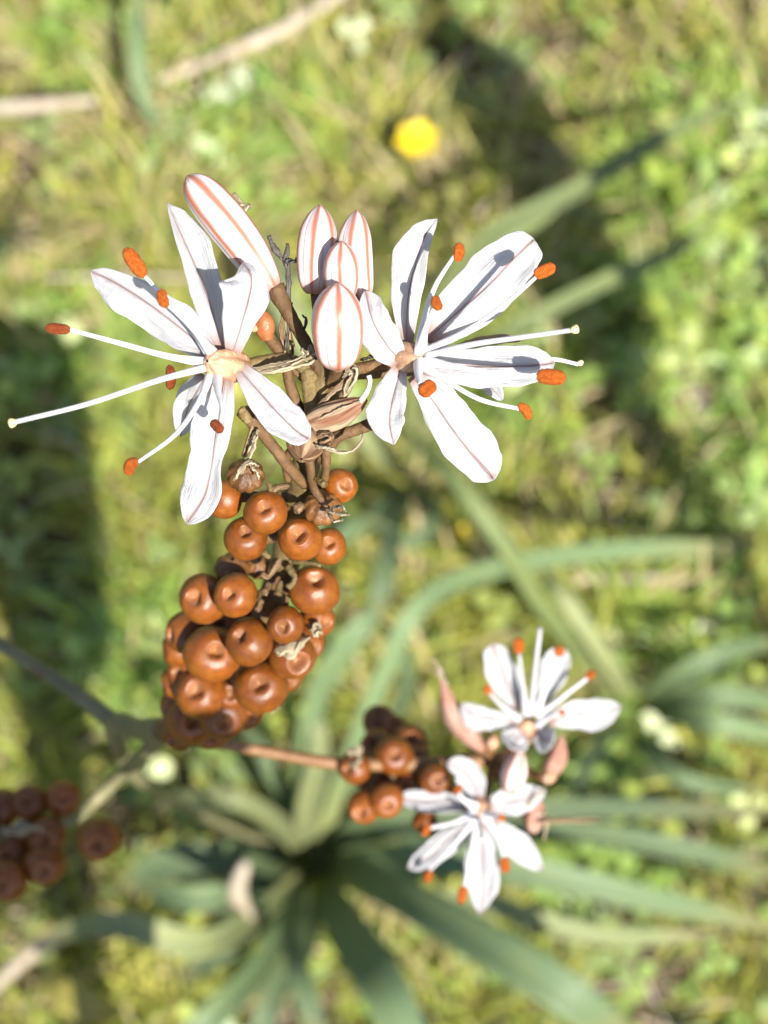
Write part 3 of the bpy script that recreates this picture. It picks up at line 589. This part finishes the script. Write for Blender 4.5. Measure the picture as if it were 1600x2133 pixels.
# --- berries of the main spike: px, py, diameter px, mm deeper, scar direction (right, down, to camera)
def axpt(py):
    for a, b in zip(AX[:-1], AX[1:]): pass
    S = crom([tuple(p) for p in AX], 60); best = min(S, key=lambda s: abs(pix(Vector(s))[1]-py)); return Vector(best)
def pix(p):
    v = p-CP; d = depth_of(p); y = v.y*CT+v.z*ST; return (W0/2+v.x/d*FPX, H0/2-y/d*FPX)
BER = [(710, 1011, 74, 15, (.35, 0, .8)), (465, 1040, 86, 13, (-.6, .2, .6)), (553, 1067, 94, 9, (0, -.25, .95)), (512, 1121, 94, 15, (.05, -.35, .9)), (625, 1122, 94, 14, (-.05, -.25, .95)), (684, 1137, 78, 20, (.1, -.2, .9)),
       (424, 1247, 106, 30, (-.3, -.1, .9)), (490, 1240, 94, 24, (-.25, -.1, .95)), (655, 1228, 108, 25, (.1, -.55, .8)), (594, 1301, 80, 25, (-.08, .15, 1)), (664, 1292, 74, 32, (.5, .1, .6)), (519, 1336, 104, 30, (-.4, -.35, .8)),
       (443, 1362, 122, 37, (.22, -.2, .9)), (610, 1368, 98, 38, (.3, .2, .8)), (543, 1430, 116, 41, (0, -.2, .95)), (388, 1318, 92, 43, (-.7, .1, .5)), (372, 1352, 78, 50, (-.8, .1, .3)), (418, 1443, 110, 49, (-.15, -.2, .9)),
       (400, 1498, 106, 58, (.15, -.05, .9)), (466, 1488, 112, 54, (.1, .3, .8)), (440, 1522, 84, 62, (.1, .4, .7)), (510, 1478, 90, 56, (.4, .4, .6)), (352 + 22, 1420, 80, 56, (-.8, .2, .3)), (560, 1290, 80, 42, (.2, 0, .7)), (470, 1300, 90, 42, (-.2, 0, .8)), (590, 1400, 90, 50, (.4, .3, .5)), (372, 1470, 84, 62, (-.6, .2, .6)), (480, 1440, 84, 52, (.1, .1, .9)), (640, 1340, 78, 44, (.5, .2, .6)), (392, 1400, 92, 52, (-.5, 0, .8)), (372, 1530, 70, 70, (-.5, .4, .6)), (500, 1280, 80, 44, (0, 0, .9)), (548, 1385, 84, 46, (.1, 0, .9))]
for i, (x, y, dia, dm, f) in enumerate(BER): berry(x, y, dia, dm, f, MA, BASE, i=i, axis=axpt(y-15))
# dried ones
def dry_berry(px, py, dia, dm, tailpts=None, mat='brownberry', D=D0):
    d = D+dm*.001; r = dia/2*d/FPX; c = P(px, py, d); top = (CP-c).normalized()*r*.8+Vector((0, r*.5, 0))
    o = lathe_axis(c-top*1.0, c+top*.9, [(0, r*.3), (.2, r*.85), (.5, r), (.8, r*.7), (1, r*.1)], 40, MA, BASE, mat, 'dry_fruit', 10, .13, n=18)
    if tailpts: ribbons('withered_thread', tailpts, 8, o, BASE, 'drypale', seed=int(px))
    return o
dry_berry(512, 988, 82, 7, [[(515, 962, 3), (525, 940, 2.5), (536, 905, 2)], [(500, 975, 2), (520, 962, 2), (540, 972, 2)], [(515, 965, 2), (498, 985, 1.5), (488, 1000, 2)], [(518, 965, 2), (535, 985, 1.5), (540, 1000, 2.5)]])
dry_berry(672, 1055, 84, 13, [[(680, 1062, 8), (705, 1070, 6), (728, 1072, 5)], [(685, 1068, 8), (695, 1085, 6), (715, 1082, 5)], [(690, 1060, 8), (710, 1055, 6), (722, 1066, 5)]])
dry_berry(484, 1182, 76, 30); dry_berry(540, 1178, 60, 33)
ribbons('withered_flower', [[(575, 1360, 31), (595, 1352, 30), (620, 1345, 30), (645, 1325, 30)], [(580, 1352, 31), (605, 1358, 30), (630, 1338, 30)], [(650, 1320, 28), (662, 1312, 28), (670, 1322, 28)]], 24, MA, BASE, 'drypale', seed=31, D=.2)
ribbons('withered_flower', [[(575, 1470, 48), (565, 1480, 47), (555, 1478, 47)], [(580, 1465, 48), (572, 1482, 47)]], 12, MA, BASE, 'drypale', seed=32)

# --- second spike, to the right
D2 = .290
f3 = lathe_axis(P(1003, 1676, .2935), P(994, 1700, .287), [(0, .0014), (.3, .0025), (.7, .0024), (1, .0004)], 30, MA, BASE, 'ovary', 'flower', 6, .14, n=16); f3['label'] = 'soft focused white six-petalled star flower on the side branch'
for i, (c, w) in enumerate([([(996, 1668, 0), (984, 1632, 1), (966, 1602, 1), (932, 1588, 0)], [14, 27, 26, 10]), ([(980, 1682, 0), (922, 1672, 1.5), (870, 1666, 2), (833, 1661, 2.5)], [10, 22, 22, 12]), ([(986, 1704, 0), (942, 1744, 1.5), (892, 1784, 2), (850, 1810, 3)], [10, 26, 23, 10]),
        ([(999, 1712, -1), (1003, 1780, -2), (1005, 1842, -2), (999, 1904, -1)], [14, 33, 34, 7]), ([(1026, 1712, 0), (1060, 1746, 1), (1096, 1780, 2), (1130, 1812, 3)], [10, 27, 25, 9]), ([(1014, 1682, 0), (1060, 1668, 1), (1100, 1660, 2), (1138, 1645, 3)], [12, 30, 28, 5])]):
    petal(c, w, w, f3, BASE, D=D2, roll=.1, rip=.12, seed=40+i)
for i, (c, a, b, w) in enumerate([([(990, 1690, -2), (950, 1712, -4), (895, 1725, -5)], (895, 1715, -5), (882, 1742, -5), 16), ([(992, 1700, -2), (940, 1765, -3), (895, 1812, -3)], (896, 1812, -3), (889, 1838, -3), 17), ([(996, 1705, -2), (980, 1780, -3), (968, 1845, -3)], (966, 1845, -3), (960, 1882, -3), 19),
        ([(1012, 1700, -2), (1035, 1745, -4), (1050, 1785, -5)], (1050, 1784, -5), (1053, 1818, -5), 21), ([(990, 1680, -2), (965, 1665, -4), (955, 1650, -5)], (946, 1652, -5), (962, 1636, -5), 15), ([(1008, 1695, -2), (1035, 1702, -5), (1045, 1703, -6)], (1038, 1700, -6), (1052, 1706, -6), 14)]):
    filament(c, f3, BASE, (8, 5, 4), D=D2); anther(a, b, w, f3, BASE, D=D2, seed=i)
filament([(996, 1700, -2), (1000, 1725, -8), (1003, 1750, -14)], f3, BASE, (6, 5, 4), D=D2, name='style')
f4 = lathe_axis(P(1085, 1540, .295), P(1105, 1500, .289), [(0, .0014), (.3, .0026), (.7, .0024), (1, .0004)], 30, MA, BASE, 'ovary', 'flower', 6, .14, n=16); f4['label'] = 'soft focused white flower facing away at the tip of the side branch'
for i, (c, w) in enumerate([([(1082, 1480, 0), (1057, 1424, 1), (1037, 1378, 1), (1026, 1342, 1)], [12, 32, 30, 18]), ([(1118, 1475, 0), (1144, 1417, 1), (1164, 1374, 2), (1178, 1352, 2)], [10, 28, 28, 12]), ([(1142, 1502, 0), (1200, 1490, 1), (1250, 1486, 1), (1294, 1470, 1)], [12, 30, 31, 10]),
        ([(1075, 1505, 0), (1030, 1500, -1), (990, 1490, -2), (960, 1466, -2)], [12, 20, 22, 8]), ([(1090, 1525, -1), (1070, 1545, -3), (1062, 1556, -7)], [18, 30, 12]), ([(1118, 1525, -1), (1140, 1542, -3), (1152, 1548, -7)], [18, 28, 12])]):
    petal(c, w, w, f4, BASE, D=D2, roll=.15, rip=.12, seed=50+i)
for i, (c, a, b, w) in enumerate([([(1095, 1490, -2), (1088, 1420, -3), (1081, 1362, -4)], (1081, 1362, -4), (1079, 1328, -4), 24), ([(1115, 1485, -2), (1145, 1410, -4), (1164, 1366, -6)], (1162, 1368, -6), (1167, 1345, -6), 21), ([(1120, 1495, -2), (1175, 1450, -3), (1225, 1412, -4)], (1222, 1414, -4), (1238, 1398, -4), 17), ([(1082, 1500, -2), (1040, 1465, -3), (1018, 1440, -3)], (1022, 1446, -3), (1010, 1428, -3), 16), ([(1120, 1510, -2), (1150, 1490, -4), (1172, 1482, -5)], (1166, 1478, -5), (1176, 1490, -5), 13)]):
    filament(c, f4, BASE, (8, 5, 4), D=D2); anther(a, b, w, f4, BASE, D=D2, seed=i)
filament([(1105, 1490, -2), (1112, 1420, -4), (1125, 1308, -7)], f4, BASE, (6, 5.5, 5), D=D2, name='style')
def lat2(a, b, w, mat, name, D=D2, **k):
    r = w/2*D/FPX; return lathe_axis(PP(a, D), PP(b, D), [(0, r*.5), (.2, r*.85), (.5, r), (.8, r*.6), (1, r*.1)], 36, MA, BASE, mat, name, 6, .15, n=22, **k)
q = lat2((1005, 1560, 2), (918, 1412, 0), 46, 'pinkdry', 'withered_flower', bend=-.0015); ribbons('withered_thread', [[(930, 1430, 0), (915, 1400, 0), (903, 1370, 0)]], 14, q, BASE, 'drypale', D=D2, seed=3)
petal([(1010, 1520, -1), (985, 1500, -1.5), (960, 1470, -1.5)], [8, 18, 6], [8, 18, 6], f4, BASE, D=D2, seed=58)
lat2((1060, 1650, 0), (1085, 1560, -1), 54, 'bud', 'bud'); lat2((1135, 1622, 2), (1170, 1530, 0), 44, 'pinkdry', 'withered_flower', bend=.0008)
lat2((1140, 1630, 1), (1146, 1600, 0), 34, 'ovary', 'young_fruit'); lat2((1022, 1560, 1), (1030, 1530, 0), 30, 'ovary', 'young_fruit'); lat2((1060, 1560, 4), (1050, 1590, 2), 26, 'ovary', 'young_fruit')
lat2((1110, 1730, 6), (1120, 1660, 4), 50, 'pinkdry', 'withered_flower')
for pts, r in [([(1000, 1560, 3), (1035, 1585, 6), (1045, 1600, 8)], (8, 8, 8)), ([(1085, 1545, 5), (1075, 1570, 8), (1050, 1592, 9)], (9, 8, 8)), ([(1130, 1620, 3), (1090, 1600, 8), (1050, 1588, 9)], (8, 8, 8)), ([(1003, 1676, 4), (1015, 1640, 8), (1025, 1590, 9)], (9, 8, 9)), ([(1062, 1648, 1), (1050, 1620, 6), (1030, 1592, 9)], (8, 8, 8)), ([(1140, 1628, 2), (1105, 1612, 7), (1050, 1592, 9)], (6, 7, 7)), ([(1110, 1728, 6), (1075, 1670, 8), (1020, 1595, 9)], (7, 7, 8)), ([(1020, 1555, 1), (1030, 1575, 6), (1040, 1592, 9)], (7, 7, 7))]:
    tube('pedicel', [PP(c, D2) for c in pts], [x*D2/FPX for x in r], M['redstem'], MA, BASE, ns=8)
ribbons('withered_thread', [[(1120, 1712, 2), (1180, 1706, 2), (1250, 1704, 2)], [(1125, 1708, 2), (1185, 1712, 2), (1245, 1712, 2)]], 8, MA, BASE, 'dry', D=D2, seed=41)
ribbons('withered_thread', [[(1085, 1690, 2), (1110, 1665, 1), (1132, 1642, 0)], [(1130, 1690, 3), (1140, 1710, 3), (1132, 1750, 3)]], 9, MA, BASE, 'drypale', D=D2, seed=42)
for i, (x, y, dia, dm, f) in enumerate([(738, 1600, 70, 2, (-.5, 0, .8)), (820, 1575, 84, 6, (.1, -.2, .9)), (757, 1682, 70, 2, (-.2, .2, .9)), (806, 1668, 74, 0, (.1, .2, .9)), (906, 1622, 66, 2, (.2, 0, .9)), (852, 1548, 80, 16, (.1, -.4, .8)), (790, 1502, 72, 28, (0, -.6, .6)), (885, 1712, 56, 8, (-.3, .4, .8)), (780, 1630, 76, 10, (-.3, 0, .8)), (845, 1625, 70, 10, (0, .2, .9)), (870, 1585, 66, 12, (.1, 0, .9)), (785, 1555, 74, 18, (-.2, -.3, .8)), (930, 1660, 60, 12, (.2, .3, .8)), (820, 1520, 66, 26, (.1, -.5, .7))]):
    berry(x, y, dia, dm, f, MA, BASE, D=D2, i=i+2, axis=P(x*.6+850*.4, 1592, .2955))
ribbons('withered_flower', [[(725, 1570, -3), (745, 1560, -4), (750, 1590, -4)], [(735, 1600, -4), (752, 1575, -4)]], 22, MA, BASE, 'drypale', D=D2, seed=43)
# --- third spike at the lower left
D3 = .335
for i, (x, y, dia, dm, f) in enumerate([(62, 1672, 80, -4, (-.1, -.3, .9)), (132, 1664, 76, -4, (.2, -.2, .9)), (8, 1682, 78, -2, (-.3, -.2, .9)), (206, 1750, 90, -14, (.05, .1, 1)), (98, 1742, 84, -8, (.1, 0, .95)), (94, 1800, 88, -10, (.1, .2, .9)), (16, 1835, 86, -12, (-.2, .1, .9)), (30, 1775, 84, -4, (-.2, .1, .9)), (-40, 1720, 84, -4, (-.4, 0, .8)), (-50, 1800, 84, -2, (-.4, .3, .8))]):
    berry(x, y, dia, dm, f, MA, BASE, D=D3, i=i+1, axis=P(x*.8, 1740, .338))
ribbons('withered_flower', [[(10, 1735, -12), (50, 1722, -14), (95, 1730, -14)], [(0, 1725, -12), (40, 1735, -14), (80, 1722, -14)]], 16, MA, BASE, 'drypale', D=D3, seed=44)

# --- leaves of its rosette (px, py, height)
def R(*c, w, mat='leaf', **k): leaf(list(c), w, MA, BASE, mat, **k)
R((655, 1795, .02), (720, 1600, .16), (800, 1400, .22), (880, 1255, .24), (1040, 1182, .19), (1300, 1146, .12), (1640, 1140, .05), w=[44, 52, 54, 56, 52, 50, 40], roll=.3, seed=1)
R((645, 1795, .02), (632, 1640, .15), (660, 1450, .24), (740, 1320, .28), (815, 1250, .27), w=[44, 60, 58, 60, 30], seed=2)
R((650, 1795, .02), (640, 1700, .14), (665, 1580, .20), (660, 1480, .22), w=[46, 62, 58, 30], mat='leafpale', seed=3)
R((660, 1800, .02), (740, 1740, .09), (850, 1705, .12), (1150, 1685, .12), (1640, 1692, .08), w=[40, 90, 80, 56, 40], roll=.2, seed=4)
R((660, 1805, .02), (800, 1800, .12), (1000, 1795, .14), (1300, 1860, .13), (1640, 1940, .08), w=[40, 90, 86, 66, 40], seed=5)
R((665, 1810, .02), (800, 1850, .14), (1000, 1960, .20), (1180, 2070, .21), (1320, 2180, .18), w=[40, 96, 112, 110, 80], seed=6, roll=-.2)
R((660, 1810, .02), (720, 1930, .14), (800, 2060, .20), (880, 2240, .2), w=[40, 108, 130, 100], seed=7)
R((650, 1810, .02), (605, 1900, .14), (622, 2020, .20), (670, 2180, .2), w=[36, 50, 58, 60], seed=8, roll=.4)
R((640, 1800, .02), (590, 1725, .14), (500, 1668, .20), (390, 1662, .18), (320, 1690, .12), w=[36, 52, 52, 44, 26], mat='leafpale', seed=9)
R((640, 1810, .02), (540, 1900, .12), (420, 1965, .2), (230, 1925, .22), (60, 1960, .16), w=[36, 60, 74, 66, 26], mat='leafpale', seed=10)
R((660, 1800, .02), (760, 1600, .12), (850, 1420, .18), (790, 1285, .22), w=[36, 46, 44, 20], seed=11)
R((645, 1812, .02), (560, 1990, .1), (450, 2110, .15), (330, 2220, .14), w=[36, 70, 76, 60], seed=12)
R((655, 1800, .02), (700, 1770, .05), (770, 1745, .07), (850, 1730, .06), w=[30, 50, 46, 20], mat='leafpale', seed=13)
R((640, 1800, .02), (520, 1850, .09), (400, 1870, .11), (280, 1840, .08), w=[36, 66, 70, 40], seed=14)
R((655, 1805, .02), (640, 1960, .08), (560, 2100, .1), (540, 2220, .08), w=[36, 60, 66, 50], seed=15)
R((665, 1800, .02), (900, 1740, .07), (1150, 1730, .10), (1400, 1765, .10), (1640, 1825, .06), w=[40, 66, 64, 56, 40], seed=16)
R((672, 1815, .02), (850, 1870, .09), (1000, 1880, .11), (1250, 1950, .10), (1500, 1945, .07), w=[40, 60, 60, 46, 20], mat='leafpale', seed=17)

R((640, 1805, .02), (560, 1790, .07), (440, 1790, .10), (330, 1800, .10), (240, 1860, .07), w=[40, 84, 96, 80, 30], seed=18)
R((640, 1810, .02), (560, 1880, .06), (470, 1960, .09), (380, 2040, .08), w=[40, 90, 96, 50], seed=19)
R((648, 1795, .02), (600, 1700, .08), (560, 1590, .12), (500, 1500, .12), w=[36, 50, 48, 20], seed=20)
# ------------------------------------------------------------------ neighbours
def rosette(name, base_px, leaves, label, group=None):
    b = G(*base_px, 0.0); e = empty(name, b, label, 'wildflower', group)
    for i, (c, w, mat) in enumerate(leaves): leaf(c, w, e, b, mat, seed=60+i+int(base_px[0]))
    return e, b
rosette('asphodel_plant', (1325, 1475), [
    ([(1325, 1475, .02), (1400, 1420, .10), (1500, 1365, .12), (1640, 1330, .08)], [30, 56, 52, 30], 'leaf'),
    ([(1325, 1475, .02), (1420, 1455, .09), (1520, 1450, .11), (1660, 1470, .08)], [30, 60, 60, 40], 'leaf'),
    ([(1325, 1475, .02), (1420, 1490, .08), (1520, 1510, .10), (1660, 1540, .06)], [30, 56, 56, 40], 'leaf'),
    ([(1325, 1475, .02), (1270, 1380, .12), (1180, 1250, .16), (1120, 1170, .14)], [30, 44, 40, 14], 'leafpale'),
    ([(1325, 1475, .02), (1250, 1550, .08), (1210, 1640, .1), (1230, 1700, .07)], [26, 40, 36, 14], 'leaf'),
    ([(1325, 1475, .02), (1150, 1290, .14), (1060, 1150, .20), (950, 1000, .22), (840, 890, .18)], [30, 42, 46, 44, 20], 'leafgreen'),
    ([(1325, 1475, .02), (1350, 1560, .07), (1440, 1630, .09), (1600, 1650, .06)], [26, 44, 44, 20], 'leaf')],
    'low leafy asphodel without a flower stalk, its blades fanning over the grass beside bare soil')
rosette('asphodel_plant', (850, 1000), [
    ([(850, 1000, .02), (960, 770, .12), (1060, 690, .17), (1250, 590, .18), (1400, 525, .16), (1520, 440, .12)], [24, 38, 44, 42, 36, 12], 'leafgreen'),
    ([(850, 1000, .02), (880, 720, .12), (1000, 510, .18), (1200, 395, .20), (1400, 275, .18), (1590, 195, .14)], [24, 44, 52, 50, 42, 14], 'leafgreen'),
    ([(850, 1000, .02), (940, 620, .1), (1060, 500, .14), (1160, 440, .14)], [24, 34, 34, 16], 'leafgreen'),
    ([(850, 1000, .02), (820, 1100, .10), (800, 1200, .12), (770, 1330, .1)], [30, 56, 56, 24], 'leaf'),
    ([(850, 1000, .02), (760, 1090, .10), (620, 1130, .12), (520, 1100, .08)], [30, 50, 46, 20], 'leaf'),
    ([(850, 1000, .02), (760, 900, .10), (600, 640, .14), (560, 480, .12)], [30, 60, 80, 40], 'leafpale'),
    ([(850, 1000, .02), (900, 1060, .08), (860, 1130, .10), (740, 1060, .1)], [26, 40, 36, 14], 'leaf')],
    'leafy asphodel behind the flower head, long blue-green blades reaching past the yellow flower')
# two unseen fruiting plants, added beside the view to cast shadow bands on the grass
def spike(e, b, path, r0, r1, n, u0, spread, rnd, ball=(.0045, .0062)):
    S = [Vector(q) for q in crom([tuple(p) for p in path], 80)]
    tube('stem', path, [r0, (r0+r1)/2, r1], M['stemgreen'], e, b, n=40)
    for i in range(n):
        u = rnd.uniform(u0, .98); p = S[int(u*79)]; a = rnd.random()*6.28; r = rnd.uniform(*ball); off = Vector((math.cos(a), math.sin(a), rnd.uniform(-.2, .6))).normalized()*(spread*rnd.uniform(.35, 1)*(1.1-.4*u))
        o = bpy.data.objects.new('berry', BM[i % 9]); COL.objects.link(o); o.parent = e; o.location = p+off-b; o.rotation_euler = off.to_track_quat('Z', 'Y').to_euler(); o.scale = (r, r, r)
        tube('pedicel', [p-off*.1, p+off*.5, p+off*.85], [.0009, .0008, .0009], M['stem'], e, b, ns=5, n=5)
def low_leaves(e, b, seed, angs):
    rnd = random.Random(seed)
    for i, a in enumerate(angs):
        l = rnd.uniform(.18, .28); dx, dy = math.cos(a), math.sin(a)
        pts = [b+Vector((dx*l*k, dy*l*k, .02+.16*math.sin(2.4*k))) for k in (0, .33, .66, 1)]
        leaf([(*pix(p), p.z) for p in pts], [30, 60, 55, 20], e, b, 'leaf', seed=i+seed)
def shade_leaf(e, b, ground_pts, hs, ws, shift=0.0, seed=0):  # added blade facing the sun, laid out so its shadow follows the ground points
    N, K = 50, 6; Q = [G(x, y, 0)-SUN*(h/-SUN.z) for (x, y), h in zip(ground_pts, hs)]; Q = [b+Vector((0, 0, .01))]+Q
    S = [Vector(q) for q in crom([tuple(q) for q in Q], N)]; Wd = interp([.15*ws[0]]+list(ws), N); V = []; U = []; F = []
    for i in range(N):
        t = i/(N-1); tg = (S[min(i+1, N-1)]-S[max(i-1, 0)]).normalized(); sd = tg.cross(SUN).normalized(); up = sd.cross(tg)
        hw = Wd[i]/2*min(1, math.sqrt(1-t)*3+.02)
        for k in range(K+1): q = -1+2*k/K; V.append(S[i]+sd*(q*hw+shift*min(1, t*1.5))+up*(q*q*hw*.3+shift*.15)-b); U.append((k/K, t))
    for i in range(N-1):
        for k in range(K): q = i*(K+1)+k; F.append((q, q+1, q+K+2, q+K+1))
    o = link('leaf', mesh(V, F, U), M['leaf'], e); so = o.modifiers.new('thickness', 'SOLIDIFY'); so.thickness = .0009
b = Vector((-.16, -.24, 0)); e = empty('asphodel_plant', b, 'added shade-casting asphodel with two berry-crowded spikes, out of view past the long pale leaf', 'wildflower')  # unseen plant, added for the dark band along the left
rnd = random.Random(5)
spike(e, b, [b, Vector((-.09, -.20, .30)), Vector((-.028, -.17, .5)), Vector((.02, -.155, .65)), Vector((.065, -.145, .78))], .005, .0025, 150, .62, .030, rnd)
spike(e, b, [Vector((-.03, -.172, .5)), Vector((-.03, -.19, .75)), Vector((-.014, -.170, .897)), Vector((.014, -.136, .942)), Vector((.052, -.097, .987))], .0035, .0022, 130, .70, .032, rnd)  # side spike bent to shade the lower-left fruits and stems
for sh, k in ((0, 0), (.017, 1), (-.017, 2), (.004, 3)):
    shade_leaf(e, b, [(95, 1440), (85, 1250), (60, 980), (36, 635)], (.42, .53, .70, .90-.02*k), (.030, .050, .046, .036), sh, k)
low_leaves(e, b, 5, (3.4, 4.2, 4.9, 5.6, 2.6))
b = Vector((.37, 0, 0)); e = empty('asphodel_plant', b, 'added shade-casting asphodel with one berry-crowded spike, out of view past the white star flower', 'wildflower')  # unseen plant, added for the shadow band through the middle grass
spike(e, b, [b, Vector((.39, .024, .5)), Vector((.42, .05, .75)), Vector((.46, .066, 1.02))], .005, .0025, 150, .58, .032, rnd)
for sh, k in ((0, 0), (.015, 1), (-.015, 2), (.004, 3)):
    shade_leaf(e, b, [(1262, 810), (1190, 690), (1060, 400), (900, 60)], (.48, .60, .80, 1.0-.03*k), (.014, .038, .040, .034), sh, k)
low_leaves(e, b, 9, (5.6, 6.3, .6, 4.9, 1.2))

# yellow flowers
def yellow_flower(px, py, h, dia, np_, label):
    b = G(px, py, 0); c = G(px, py, h); b = Vector((c.x+.006, c.y-.01, hgt(c.x, c.y)-.004)); e = empty('yellow_flower', b, label, 'flower', None)
    r = dia/2*depth_of(c)/FPX; tube('stem', [b, (b+c)/2+Vector((.004, 0, 0)), c], [.0012, .001, .0009], M['leafpale'], e, b, ns=7)
    for i in range(np_):
        a = 2*math.pi*i/np_+.3; V = []; F = []; U = []
        for j in range(7):
            t = j/6; w = .5*r*math.sin(math.pi*(.10+.80*t))**.7*(2.6/np_*2.0)
            for s in (-1, -.5, 0, .5, 1):
                x, y, z = .08*r+t*r*(1-.06*s*s), s*w, r*(.30*t*t+.10*s*s*t)
                V.append(c-b+Vector((x*math.cos(a)-y*math.sin(a), x*math.sin(a)+y*math.cos(a), z+.0004*(i % 2)))); U.append((s, t))
        for j in range(6):
            for k in range(4): q = j*5+k; F.append((q, q+1, q+6, q+5))
        o = link('petal', mesh(V, F, U), M['yellow'], e); so = o.modifiers.new('thickness', 'SOLIDIFY'); so.thickness = .0003
    lathe_axis(c-Vector((0, 0, r*.1)), c+Vector((0, 0, r*.32)), [(0, r*.2), (.5, r*.32), (.85, r*.22), (1, r*.02)], 20, e, b, 'yellowc', 'flower_centre', 8, .15, n=10)
yellow_flower(868, 296, .09, 84, 6, 'bright yellow flower in the grass, the larger of two')
yellow_flower(965, 1112, .05, 42, 5, 'tiny yellow flower low among the leaves near bare soil')

# dry stalks, stones, a fallen leaf
def straw(pts, r, label, mat='straw', name='dry_stalk', cat='dry stalk'):
    b = G(*pts[0]); o = tube(name, [G(*p) for p in pts], [x*depth_of(b)/FPX for x in r], M[mat], None, b, ns=8, jit=.15); o.location = b; return tag(o, label, cat)
straw([(-60, 226, .05), (60, 222, .06), (200, 208, .05)], (16, 15, 8), 'thick pale dry stalk poking in from the side of the grass')
straw([(300, 180, .03), (480, 110, .05), (600, 55, .06), (720, -20, .05)], (8, 14, 15, 10), 'long pale straw stalk lying aslant across the upper grass')
straw([(330, 215, .02), (440, 180, .03), (560, 110, .03)], (8, 11, 7), 'shorter greyish straw lying under the long pale straw')
straw([(90, 578, .05), (280, 577, .06), (400, 580, .05)], (4, 5, 3), 'thin level dry stem beside the white left flower')
straw([(1100, 1200, .04), (1350, 1205, .06), (1560, 1200, .04)], (8, 12, 6), 'dull tan dry stem lying below the long arching leaf')
straw([(512, 1795, .16), (495, 1860, .15), (530, 1930, .12)], (10, 20, 12), 'short pinkish-white dry scrap on the rosette leaves')
straw([(-40, 2080, .06), (60, 1990, .08), (150, 1940, .08)], (12, 16, 10), 'pale dry stalk leaning up to the long pale leaf')
straw([(1000, 430, .05), (1060, 400, .05), (960, 470, .04)], (7, 8, 4), 'small bent straw beside the upper blue-green blade')
b = G(140, 2060, .05); o = leaf([(90, 2000, .10), (120, 2060, .12), (190, 2100, .12), (260, 2105, .10)], [20, 70, 80, 24], None, b, 'leafyellow', name='yellowed_leaf'); o.location = b; tag(o, 'broad yellowed leaf lying on the ground at the foot of the rosette', 'leaf')
b = G(300, -10, .05); o = leaf([(290, -40, .10), (285, 90, .11), (300, 200, .09), (345, 290, .06)], [26, 44, 40, 10], None, b, 'leaf', name='grass_blade', keel=.2); o.location = b; tag(o, 'broad blue-green grass blade hanging between the straws', 'grass blade')
def stone(px, py, w, label, seed):
    b = G(px, py, .012); r = w/2*depth_of(b)/FPX; V = []; F = []; n, k = 12, 18
    for i in range(n+1):
        for j in range(k):
            th, ph = math.pi*i/n, 2*math.pi*j/k; v = Vector((math.sin(th)*math.cos(ph), math.sin(th)*math.sin(ph)*.75, math.cos(th)*.55))
            V.append(v*r*(1+.35*noise.noise(v*1.7+Vector((seed, 0, 0)))+.12*noise.noise(v*5+Vector((0, seed, 0)))))
    for i in range(n):
        for j in range(k): F.append((i*k+j, i*k+(j+1) % k, (i+1)*k+(j+1) % k, (i+1)*k+j))
    o = link('stone', mesh(V, F), M['stone']); o.location = b; tag(o, label, 'stone')
stone(1440, 815, 110, 'larger pale tan stone on bare soil right of the white flower', 1); stone(1530, 760, 70, 'small pale stone behind the larger stone', 4); stone(1215, 925, 60, 'small brownish stone half sunk in the bare soil', 8)
